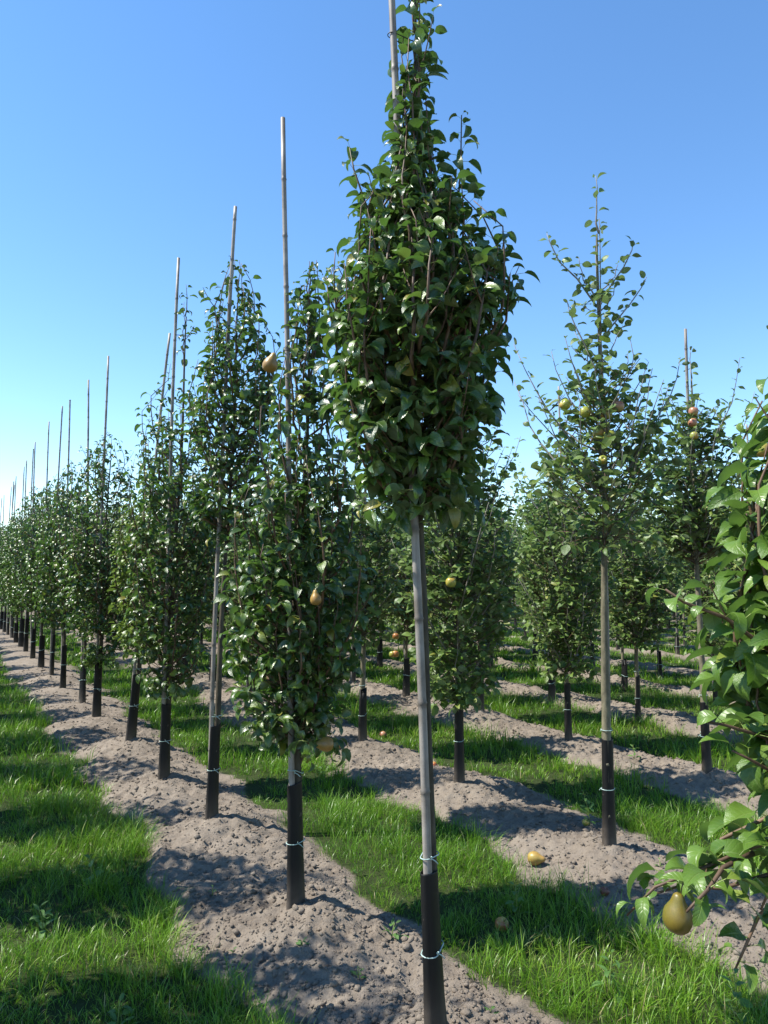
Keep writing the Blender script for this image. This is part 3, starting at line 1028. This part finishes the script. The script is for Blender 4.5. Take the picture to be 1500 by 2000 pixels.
make_tree('pear_tree', 'tallest dark pear tree in the middle, its top cut off by the upper edge', 'tree', G_PEAR, FRONT[0], 'pear', 111,
          [(1.79, .10), (1.88, .22), (2.0, .30), (2.2, .34), (2.45, .36), (2.56, .29), (2.75, .17), (2.9, .09), (3.1, .05), (3.4, .04), (3.85, .03)], 80, 0.068, (-0.125, 0),
          (3.9, (-0.145, 0)), 'thick bamboo cane beside the tallest middle pear tree, running out at the top', spurs=260, spacing=0.032, trunk_r=0.024, guard=0.50, top=3.5, kick=(1.85, 0.065), extra=[[(-0.08, 0, 2.45), (0.02, -.03, 2.56), (0.08, -.03, 2.7), (0.095, -.03, 2.88), (0.1, -.03, 3.08)], [(-0.06, 0, 2.1), (0.12, 0.02, 2.2), (0.2, 0.02, 2.36), (0.235, .02, 2.52), (0.25, .02, 2.64)], [(-0.09, 0, 2.5), (-0.18, -.03, 2.62), (-0.24, -.03, 2.76), (-.28, -.03, 2.88), (-0.295, -.03, 2.96)], [(-0.09, 0, 2.0), (-0.22, -.03, 2.1), (-0.33, -.03, 2.2), (-.36, -.03, 2.36), (-0.375, -.03, 2.5)]], cane_r=0.0155)
make_tree('pear_tree', 'low branching pear tree left of the tallest one, with hanging pears', 'tree', G_PEAR, FRONT[1], 'pear', 122,
          [(0.80, .12), (0.95, .28), (1.2, .35), (1.5, .36), (1.75, .31), (1.9, .22), (2.1, .18), (2.35, .16), (2.55, .10), (2.8, .05), (3.0, .03)], 62, 0.066, (-0.05, 0),
          (3.74, (-0.085, 0)), 'tall bare-topped bamboo cane beside the low branching pear tree', spurs=220, spacing=0.032, trunk_r=0.025, guard=0.53, kick=(1.4, 0.075),
          extra=[[(0.0, 0, 0.60), (0.03, -0.02, 0.68), (0.06, -0.02, 0.75), (0.09, -0.03, 0.79)], [(0, 0, 0.86), (0.05, 0, 0.90), (0.08, 0, 0.83), (0.1, 0, 0.78)]], cane_r=0.0145)
make_tree('pear_tree', 'clear-stemmed pear tree, second to the left of the tallest one', 'tree', G_PEAR, FRONT[2], 'pear', 133,
          [(1.80, .14), (1.95, .28), (2.3, .31), (2.65, .28), (2.9, .22), (3.1, .15), (3.25, .08), (3.5, .03)], 46, 0.064, (0.075, 0),
          (3.88, (0.095, 0)), 'bamboo cane rising to the right beside the clear-stemmed pear tree', spurs=115, spacing=0.034, kick=(2.0, 0.03), trunk_r=0.021, guard=0.55)
make_tree('pear_tree', 'dense dark pear tree, third to the left of the tallest one', 'tree', G_PEAR, FRONT[3], 'pear', 144,
          [(0.72, .14), (0.92, .32), (1.4, .37), (1.9, .37), (2.3, .33), (2.65, .27), (2.85, .18), (3.0, .07), (3.3, .04), (3.75, .025)], 62, 0.064, (0.04, 0),
          (3.95, (0.03, 0)), 'bamboo cane of the dense pear tree third left of the tallest', spurs=190, spacing=0.034, kick=(2.0, 0.05), trunk_r=0.023, guard=0.55)
make_tree('pear_tree', 'yellowish pear tree with leaning stem, fourth left of the tallest one', 'tree', G_PEAR, FRONT[4], 'pear', 155,
          [(0.9, .12), (1.1, .28), (1.6, .33), (2.0, .30), (2.4, .22), (2.7, .12), (2.95, .06)], 46, 0.064, (0.18, 0),
          (3.72, (0.27, 0)), 'slanting bamboo cane just left of a straighter taller cane', mat=M_YOUNG, spurs=150, spacing=0.033, guard=0.55)
make_tree('pear_tree', 'broad pear tree under the tall lone cane at the left', 'tree', G_PEAR, FRONT[5], 'pear', 166,
          [(0.66, .14), (0.9, .36), (1.4, .44), (1.9, .44), (2.3, .40), (2.55, .30), (2.75, .16), (3.0, .05)], 60, 0.064, (0.03, 0),
          (3.86, (0.02, 0)), 'tall bamboo cane standing alone in the sky at the left', spurs=220, spacing=0.033, guard=0.55)

# second and third row: the nearest apple trees one by one
G_APPLE = 'apple trees of the rows behind the front row'
make_tree('apple_tree', 'apple tree of the second row mostly hidden at the right edge', 'tree', G_APPLE, ROWS[1][0], 'apple', 210,
          [(1.4, .10), (1.6, .28), (2.0, .33), (2.4, .26), (2.7, .1)], 30, 0.055, (0, 0), None, spurs=100, guard=0.55, lod=0, single=120)
make_tree('apple_tree', 'tall thin apple tree on a long bare stem, right of the middle', 'tree', G_APPLE, ROWS[1][1], 'apple', 211,
          [(1.72, .14), (1.85, .42), (2.1, .50), (2.3, .46), (2.45, .34), (2.6, .20), (2.9, .22), (3.2, .20), (3.45, .08), (3.85, .03)], 40, 0.064, (0.03, 0),
          (3.45, (0.0, 0)), 'thin bamboo cane inside the tall thin apple tree', trunk_r=0.027, spurs=85, spacing=0.045, extra=[[(0, 0, 3.0), (-.1, 0, 3.15), (-.2, 0, 3.25), (-.25, 0, 3.36), (-.27, 0, 3.42)], [(.02, 0, 3.0), (.1, 0, 3.12), (.17, 0, 3.22), (.22, 0, 3.32), (.23, 0, 3.38)], [(0, 0, 2.75), (.1, 0, 2.88), (.2, 0, 3.0), (.27, 0, 3.1), (.3, 0, 3.16)], [(0, 0, 2.6), (-.06, 0, 2.75), (-.12, 0, 2.88), (-.15, 0, 2.96), (-.16, 0, 3.02)], [(.01, -.02, 2.45), (.02, -.02, 2.75), (.025, -.02, 3.0), (.03, -.02, 3.3), (.03, -.02, 3.5)]], guard=0.56, top=3.5, cane_r=0.0105)
make_tree('apple_tree', 'low bushy apple tree with a yellow apple, right behind the tallest pear tree', 'tree', G_APPLE, ROWS[1][2], 'apple', 212,
          [(0.68, .14), (0.85, .38), (1.3, .50), (1.8, .52), (2.2, .46), (2.5, .28), (2.8, .12)], 60, 0.066, (0.02, 0),
          (2.9, (0, 0)), 'bamboo cane hidden in the low bushy apple tree', trunk_r=0.025, spurs=230, spacing=0.034, guard=0.58, cane_r=0.011)
make_tree('apple_tree', 'bare-stemmed apple tree seen between the two foremost pear trees', 'tree', G_APPLE, ROWS[1][3], 'apple', 213,
          [(1.0, .12), (1.2, .40), (1.8, .50), (2.2, .42), (2.6, .14)], 44, 0.066, (0.03, 0),
          (2.8, (0.02, 0)), 'bamboo cane of the apple tree between the two foremost pear trees', trunk_r=0.024, spurs=160, spacing=0.036, guard=0.42, cane_r=0.011)
make_tree('apple_tree', 'apple tree with blushed apples under a bare cane near the right edge', 'tree', G_APPLE, ROWS[2][0], 'apple', 221,
          [(1.66, .14), (1.8, .44), (2.1, .54), (2.4, .46), (2.6, .28), (2.9, .16), (3.3, .05)], 46, 0.066, (-0.02, 0),
          (3.45, (-0.05, 0)), 'bare-topped bamboo cane in the sky near the right edge', trunk_r=0.027, spurs=170, spacing=0.035, guard=0.5)
make_tree('apple_tree', 'low bushy apple tree left of the long bare apple stem', 'tree', G_APPLE, ROWS[2][1], 'apple', 222,
          [(0.66, .14), (0.82, .40), (1.2, .52), (1.7, .55), (2.1, .50), (2.45, .30), (2.9, .08)], 60, 0.066, (0.0, 0),
          (3.3, (-0.03, 0)), 'thin bamboo cane of the bushy apple tree left of the bare stem', trunk_r=0.024, spurs=230, spacing=0.035, guard=0.5, cane_r=0.011)
make_tree('apple_tree', 'apple tree of the third row just right of the tallest pear stem', 'tree', G_APPLE, ROWS[2][2], 'apple', 223,
          [(0.85, .12), (1.0, .40), (1.6, .54), (2.0, .48), (2.5, .18)], 50, 0.066, (0.0, 0),
          (2.9, (0.04, 0)), 'bamboo cane of the third row right of the tallest pear stem', trunk_r=0.024, spurs=190, spacing=0.037, lod=1, single=200, guard=0.5, cane_r=0.011)
make_tree('apple_tree', 'dark slim-stemmed apple tree right of the long bare apple stem', 'tree', G_APPLE, ROWS[3][[i for i, p in enumerate(ROWS[3]) if abs(p[0] - 2.67) < .01][0]], 'apple', 231,
          [(0.82, .12), (1.0, .42), (1.5, .54), (1.9, .52), (2.4, .25), (2.7, .08)], 50, 0.066, (0.0, 0),
          (2.8, (0.04, 0)), 'bamboo cane of the slim apple tree right of the bare stem', trunk_r=0.022, spurs=190, spacing=0.037, lod=1, single=200, guard=0.5, cane_r=0.011)

# ------------------------------------------------------------------ the other trees: kinds grown once, then copied
def make_kind(name, sp, seed, prof, shoots, leaf, mat, cane_h, lean, spacing, lod, trunk_r=0.023, guard=0.52, cane_lean=(0, 0)):
    """a template tree: (name, part meshes, cane mesh)"""
    rng = np.random.default_rng(seed)
    TP, TRr, sh, lv = grow(sp, seed, prof, shoots, leaf, lean, trunk_r, int(shoots * 3.0), spacing)
    oc, ot = (-0.015, -0.013), (0.016, 0.012)
    off = np.array([ot[0], ot[1], 0])
    mb = MB()
    for P, R in sh:
        V, T = tube(P[::2] if len(P) > 5 else P, (R * 1.2)[::2] if len(P) > 5 else R * 1.2, 4, False); mb.add(V + off, T)
    return dict(name=name, trunk=trunk_mesh(TP + off, TRr, rng, 8, M_DBARK if sp == 'pear' else M_BARK), twigs=mb.mesh('twigs', [M_TWIG]),
                crown=merge_leaves('crown', sp, lod, [(l[0] + off, *l[1:]) for l in lv], mat),
                guard=guard_mesh(oc, ot, guard, trunk_r * 1.15, seed), tie=tie_mesh(oc, ot, guard * 0.55, trunk_r * 1.3, trunk_r * 1.3, M_TIE, seed, 0.003, False),
                cane=cane_mesh(cane_h, cane_lean, 0.0135 if sp == 'pear' else 0.011, seed, 7))


KP, KA, KH = [], [], []
for i in range(4):
    r = random.Random(500 + i)
    hb = r.uniform(0.65, 0.95)
    KP.append(make_kind('pear_tree', 'pear', 500 + i, [(hb, .1), (hb + .2, .34), (1.5, .43), (2.0, .42), (2.35, .36), (2.6, .24), (2.85 + r.uniform(-.1, .2), .06)], 48, 0.070,
                        M_PEAR if i != 2 else M_BRIGHT, 3.78 + 0.05 * i, (r.uniform(-.05, .05), 0), 0.036, 2, guard=r.uniform(.44, .6), cane_lean=(r.uniform(-.05, .05), 0)))
for i in range(5):
    r = random.Random(540 + i)
    hb = r.uniform(0.55, 0.85)
    KA.append(make_kind('apple_tree', 'apple', 540 + i, [(hb, .1), (hb + .15, .46), (1.3, .62), (1.9, .60), (2.3, .42), (2.75 + r.uniform(-.2, .3), .06)], 50, 0.074,
                        M_APPLE, 2.75 + 0.1 * i, (r.uniform(-.05, .05), 0), 0.040, 2, guard=r.uniform(.36, .58), cane_lean=(r.uniform(-.06, .06), 0)))
for i in range(4):
    r = random.Random(560 + i)
    hb = r.uniform(1.2, 1.6)
    KH.append(make_kind('apple_tree', 'apple', 560 + i, [(hb, .12), (hb + .15, .50), (2.0, .64), (2.4, .54), (2.7, .3), (3.1 + r.uniform(-.2, .2), .06)], 50, 0.080,
                        M_APPLE if i % 2 else M_BRIGHT, 2.9 + 0.1 * i, (r.uniform(-.05, .05), 0), 0.042, 2, trunk_r=0.026, guard=r.uniform(.36, .6), cane_lean=(r.uniform(-.06, .06), 0)))


def place_kind(K, pos, label, group, cane_label, rz, sc, cane=True, cane_group=None, detail=True):
    z = gz(*pos) - 0.01
    root = bpy.data.objects.new(K['name'], None); COL.objects.link(root)
    root.location = (pos[0], pos[1], z); root.rotation_euler = (rg.gauss(0, .012), rg.gauss(0, .012), rz); root.scale = (sc * rg.uniform(.93, 1.08), sc * rg.uniform(.93, 1.08), sc)
    tag(root, label, 'tree', group)
    tr = add('trunk', K['trunk'], root)
    tag(add('twigs', K['twigs'], tr), kind='stuff')
    c = add('crown', K['crown'], root); c['kind'] = 'stuff'
    add('trunk_guard', K['guard'], root)
    if detail: add('tie', K['tie'], root)
    if cane:
        o = add('bamboo_cane', K['cane'], None, (pos[0] - 0.02, pos[1] - 0.01, z))
        o.rotation_euler = (rg.gauss(0, .012), rg.gauss(0, .012), rg.uniform(0, 6))
        tag(o, cane_label, 'cane', cane_group or 'bamboo canes beside the trees')


ORD = ['first', 'second', 'third', 'fourth', 'fifth', 'sixth', 'seventh', 'eighth', 'ninth', 'tenth', 'eleventh', 'twelfth', 'thirteenth', 'fourteenth', 'fifteenth', 'sixteenth']
rg = random.Random(77)
for i, p in enumerate(FRONT[6:]):
    K = KP[i % 4]
    j = i + 5
    if i < 9:
        lab = 'pear tree of the front row, %s to the left of the tallest one' % ORD[j]
        cl = 'bamboo cane of the pear tree %s to the left of the tallest' % ORD[j]
        g, cg = G_PEAR, None
    else:
        lab = 'pear tree at the far left end of the front row'; cl = 'bamboo cane at the far left end of the front row'
        g, cg = 'pear trees at the far end of the front row', 'canes at the far end of the front row'
    place_kind(K, p, lab, g, cl, rg.uniform(0, 6.28), rg.uniform(0.94, 1.05), True, cg)
for i, p in enumerate(LEFT):
    place_kind(KP[i % 4], p, 'pear tree beyond the left edge, seen only by its shade on the soil',
               'pear trees beyond the left edge', 'bamboo cane beyond the left edge', rg.uniform(0, 6.28), rg.uniform(1.04, 1.12), True, 'canes beyond the left edge')

done = set(ROWS[1][:4] + ROWS[2][:3]); done.add((2.67, 7.92))
for k, lst in ROWS.items():
    rn = ORD[k] if k < len(ORD) else 'last'
    lst = sorted(lst, key=lambda p: p[1])
    for i, p in enumerate(lst):
        if p in done: continue
        dist = math.hypot(*p)
        if k >= 6: K = rg.choice(KH)
        elif k >= 3: K = rg.choice(KA + KH[:1])
        else: K = rg.choice(KA)
        nth = i + 1
        if nth <= 10 and k <= 6:
            lab = 'apple tree of the %s row, %s from its near right end' % (rn, ORD[nth - 1])
            cl = 'bamboo cane in the %s row, %s from its near right end' % (rn, ORD[nth - 1])
            g, cg = G_APPLE, None
        else:
            lab = 'leafy apple tree far back in the %s row' % rn
            cl = 'thin bamboo cane far back in the %s row' % rn
            g, cg = 'far apple trees of the %s row' % rn, 'far canes of the %s row' % rn
        place_kind(K, p, lab, g, cl, rg.uniform(0, 6.28), rg.uniform(0.9, 1.08), rg.random() < (0.9 if k < 5 else 0.45), cg, dist < 20)

# far-off plantation that closes the view
rs = np.random.default_rng(8)
lv = []
mb = MB()
for i in range(260):
    yy_ = rs.uniform(44, 75); xx_ = rs.uniform(-0.62, 0.62) * yy_
    hh = rs.uniform(2.6, 4.0)
    V, T = tube([(xx_, yy_, -0.1), (xx_, yy_, hh * 0.6)], [0.06, 0.03], 4, False); mb.add(V, T)
    for j in range(60):
        z_ = rs.uniform(0.42, 1.0) * hh
        lv.append((np.array([xx_ + rs.normal(0, 0.45), yy_ + rs.normal(0, 0.45), z_]), rot(rs.random() * 6.28, rs.uniform(-.3, .8), rs.normal(0, .5)), rs.uniform(0.22, 0.42), int(rs.integers(10)), rs.random()))
wood = merge_leaves('distant_plantation', 'apple', 2, lv, M_APPLE)
wo = tag(add('distant_plantation', wood), 'far-off plantation of leafy trees behind all the rows', 'trees', kind='stuff')
tag(add('trunks', mb.mesh('trunks', [M_BARK]), wo), kind='stuff')


# ------------------------------------------------------------------ fruit
def pear_mesh(mat, seed):
    r = random.Random(seed)
    prof = [(0.001, 0.004), (0.010, 0.001), (0.020, 0.004), (0.029, 0.013), (0.0335, 0.026), (0.0335, 0.038), (0.030, 0.050), (0.024, 0.060), (0.018, 0.069), (0.0145, 0.078), (0.0115, 0.086), (0.006, 0.091), (0.001, 0.0915)]
    V, T = lathe(prof, 22)
    V = V.copy(); V[:, 0] += 0.10 * (V[:, 2] - 0.04) * (V[:, 2] > 0.04) * r.choice((-1, 1)); V[:, :2] *= 1 + 0.04 * np.sin(3 * np.arctan2(V[:, 1], V[:, 0]))[:, None]
    V[:, 2] -= 0.0915
    return mesh_np('flesh', V, T, [mat])


def apple_mesh(mat):
    prof = [(0.001, 0.008), (0.008, 0.003), (0.016, 0.001), (0.026, 0.006), (0.033, 0.018), (0.0355, 0.032), (0.034, 0.045), (0.028, 0.056), (0.018, 0.061), (0.009, 0.058), (0.003, 0.053), (0.001, 0.052)]
    V, T = lathe(prof, 20)
    V = V.copy(); V[:, :2] *= 1 + 0.025 * np.sin(5 * np.arctan2(V[:, 1], V[:, 0]))[:, None]
    V[:, 2] -= 0.058
    return mesh_np('flesh', V, T, [mat])


def stem_mesh(L=0.03):
    V, T = tube([(0, 0, -0.006), (0.001, 0, L * 0.5), (0.005, 0.002, L)], [0.0016, 0.0014, 0.0018], 5)
    return mesh_np('stem', V, T, [M_TWIG])


STEM = stem_mesh()
FR = {}


def fruit(kind, mat, loc, label, rotv=(0, 0, 0), sc=1.0, group=None):
    key = (kind, mat.name)
    if key not in FR: FR[key] = pear_mesh(mat, 3) if kind == 'pear' else apple_mesh(mat)
    root = bpy.data.objects.new(kind, None); COL.objects.link(root)
    root.location = loc; root.rotation_euler = rotv; root.scale = (sc,) * 3; root.empty_display_size = 0.03
    tag(root, label, kind, group)
    add('flesh', FR[key], root); add('stem', STEM, root)
    return root


PITCH = math.radians(4.75)


def at(px, py, depth):
    """world point seen at this spot of the photograph, depth metres ahead"""
    f = 1445.0
    a_, b_ = (px - 750) / f, (1000 - py) / f
    d = Vector((a_, math.cos(PITCH) - b_ * math.sin(PITCH), math.sin(PITCH) + b_ * math.cos(PITCH)))
    return Vector((0, 0, CAM_H)) + d * (depth / d.y)


def on_ground(px, py):
    p = at(px, py, 1.0) - Vector((0, 0, CAM_H))
    t = (0.04 - CAM_H) / p.z
    x, y = p.x * t, p.y * t
    return x, y, gz(x, y)


fruit('pear', M_GREENPEAR, at(1330, 1745, 1.36), 'large olive pear hanging from the low branch at right', (0.1, 0.1, 0), 0.76)
fruit('pear', M_RUSSET, at(613, 1452, 3.30), 'golden pear sticking out sideways low on the second pear tree', (0, -1.45, 0.2), 0.95)
fruit('pear', M_RUSSET, at(538, 690, 3.22), 'brown pear beside the bare cane, against the sky', (0.1, 0.45, 0), 1.0)
fruit('pear', M_RUSSET, at(617, 1152, 3.10), 'small orange pear inside the dark leaves of the second tree', (0, 0, 0), 0.7)
for i, (x, y, s, m, l) in enumerate(((1208, 785, 1.1, M_PINK, 'topmost blushed apple on the tall thin apple tree'),
                                     (1186, 800, 1.05, M_YAPPLE, 'green apple just below the topmost blushed one'),
                                     (1172, 838, 1.15, M_YAPPLE, 'big yellow apple in the cluster on the tall thin tree'),
                                     (1189, 846, 1.1, M_YAPPLE, 'yellow apple at the right of the cluster on the thin tree'),
                                     (1137, 800, 1.0, M_YAPPLE, 'shaded apple left of the cluster on the thin tree'),
                                     (1098, 785, 1.0, M_YAPPLE, 'pale apple out on the left branch of the thin tree'),
                                     (1178, 895, 0.8, M_YAPPLE, 'small yellow apple below the cluster on the thin tree'))):
    fruit('apple', m, at(x, y, 4.0 + 0.03 * (i % 3)), l, (0.2 * i, 0.15, i), s * 0.9, 'apples on the tall thin tree')
fruit('apple', M_YAPPLE, at(882, 1130, 4.92), 'single yellow-green apple on the low bushy apple tree', (0, 0.2, 0), 1.0)
fruit('apple', M_PINK, at(1356, 797, 5.42), 'upper blushed apple beside the cane near the right edge', (0, 0.2, 0), 1.0)
fruit('apple', M_PINK, at(1353, 819, 5.40), 'lower blushed apple beside the cane near the right edge', (0, 0.2, 1), 0.95)
fruit('apple', M_YAPPLE, at(1355, 845, 5.38), 'yellow apple under the two blushed ones', (0, 0.2, 2), 0.9)
fruit('apple', M_RAPPLE, at(774, 1238, 8.6), 'upper reddish apple low in the trees left of the middle stem', (0, 0.2, 0), 1.1)
fruit('apple', M_RAPPLE, at(773, 1272, 8.6), 'lower reddish apple low in the trees left of the middle stem', (0, 0.2, 1), 1.15)
fruit('apple', M_YAPPLE, at(766, 1273, 8.6), 'yellow apple touching the lower reddish apple', (0, 0.2, 2), 1.1)
fruit('apple', M_YAPPLE, at(1487, 868, 3.0), 'yellow apple half hidden at the right edge', (0, 0.2, 2), 0.9)


def fallen(kind, mat, px, py, label, rotv, sc):
    x, y, z = on_ground(px, py)
    return fruit(kind, mat, (x, y, z + (0.045 if kind == 'apple' else 0.026) * sc), label, rotv, sc)


fallen('apple', M_RAPPLE, 661, 1466, 'red and yellow apple fallen on bare soil left of centre', (0.4, 0.5, 0), 1.0)
fallen('apple', M_PINK, 752, 1429, 'fallen pale apple lying in the grass left of the middle stem', (0.4, 0.9, 1), 0.9)
fallen('apple', M_RAPPLE, 849, 1492, 'orange apple fallen close behind the tallest pear stem', (0.6, 0.5, 2), 0.8)
fallen('pear', M_RUSSET, 1066, 1682, 'yellow pear lying on shaded soil left of the bare apple stem', (1.5, 0.1, 1.1), 1.05)
fallen('apple', M_ROTTEN, 1185, 1744, 'rotten brown fruit on the bare soil at right', (0.4, 0.5, 0), 0.62)
fallen('apple', M_RAPPLE, 985, 1790, 'half-hidden orange apple deep in the near grass', (0.4, 0.5, 0), 0.85)
fallen('apple', M_YAPPLE, 1147, 1612, 'small yellow apple at the foot of the weed', (0.4, 0.5, 0), 0.6)


# ------------------------------------------------------------------ weeds
WL = [leaf_template('apple', 7, b, 0.25, 0.1, TR, True, wscale=ws) for b, ws in ((0.7, 0.55), (1.1, 0.65), (0.4, 0.5), (0.9, 0.9))]
WME = [mesh_np('leaf', V, T, [M_WEED, M_PETIOLE], M, {'lv': lv_, 'lu': lu_, 'rnd': np.zeros(len(V))}) for V, T, M, lv_, lu_ in WL]


def weed(px, py, label, h, n, size, seed):
    r = random.Random(seed)
    x, y, z = on_ground(px, py)
    root = bpy.data.objects.new('broadleaf_weed', None); COL.objects.link(root); root.location = (x, y, z - 0.01)
    tag(root, label, 'weed', 'broadleaf weeds')
    ln = (r.uniform(-.2, .2) * h, r.uniform(-.2, .2) * h)
    P = [(ln[0] * t * t, ln[1] * t * t, h * t) for t in (0, .3, .6, 1)]
    V, T = tube(P, [0.003, 0.0025, 0.002, 0.0012], 5); add('stem', mesh_np('stem', V, T, [M_PETIOLE]), root)
    for i in range(n):
        t = (i + 0.5) / n
        o = bpy.data.objects.new('leaf', WME[r.randrange(4)]); COL.objects.link(o); o.parent = root
        R = rot(i * 2.4 + r.uniform(-.4, .4), r.uniform(-0.1, 0.7), r.gauss(0, .3)) * size * (1.1 - 0.6 * t) * r.uniform(.8, 1.15)
        M = Matrix(R.tolist()).to_4x4(); M.translation = Vector((ln[0] * t * t, ln[1] * t * t, h * t)); o.matrix_basis = M


weed(1152, 1612, 'tall grey-green weed left of the bare apple stem', 0.20, 20, 0.06, 1)
weed(765, 1825, 'leafy seedling on the soil left of the tallest pear stem', 0.07, 9, 0.06, 2)
weed(180, 1712, 'broad-leaved weed at the edge of the left grass', 0.16, 11, 0.08, 3)
weed(85, 1800, 'weed in the left grass above the bottom corner', 0.14, 12, 0.07, 4)
weed(230, 1975, 'rounded weed near the bottom of the left grass', 0.12, 9, 0.06, 5)
weed(1190, 1925, 'broad-leaved weed in the near grass at lower right', 0.17, 12, 0.075, 6)
weed(1010, 1765, 'weed in the shaded grass right of the tallest pear stem', 0.16, 10, 0.06, 7)
weed(455, 1850, 'tiny round seedling on the bare soil, lower left', 0.02, 4, 0.03, 8)
weed(380, 1838, 'tiny pale seedling near the grass edge, lower left', 0.02, 5, 0.03, 9)
weed(590, 1855, 'tiny seedlings on the soil below the second pear stem', 0.03, 6, 0.035, 10)
weed(620, 1500, 'leafy weed beside the second pear stem', 0.10, 9, 0.05, 11)
weed(1440, 1965, 'weed in the shaded grass at the bottom right corner', 0.16, 12, 0.07, 12)
weed(1240, 1480, 'weed in the grass right of the long bare apple stem', 0.12, 8, 0.06, 13)
for i, (x, y, l) in enumerate(((500, 1935, 'tiny seedling on the soil at the bottom, left of the tallest stem'), (700, 1905, 'tiny seedling on the soil just left of the tallest stem foot'),
                               (415, 1745, 'tiny seedling on the soil in the shade left of the second pear stem'), (960, 1965, 'small weed on the soil right of the tallest stem foot'),
                               (1290, 1700, 'tiny seedling on the soil right of the bare apple stem'), (700, 1690, 'small weed at the grass edge between the two foremost stems'))):
    weed(x, y, l, 0.03 + 0.02 * (i % 3), 6 + i % 3, 0.034, 40 + i)
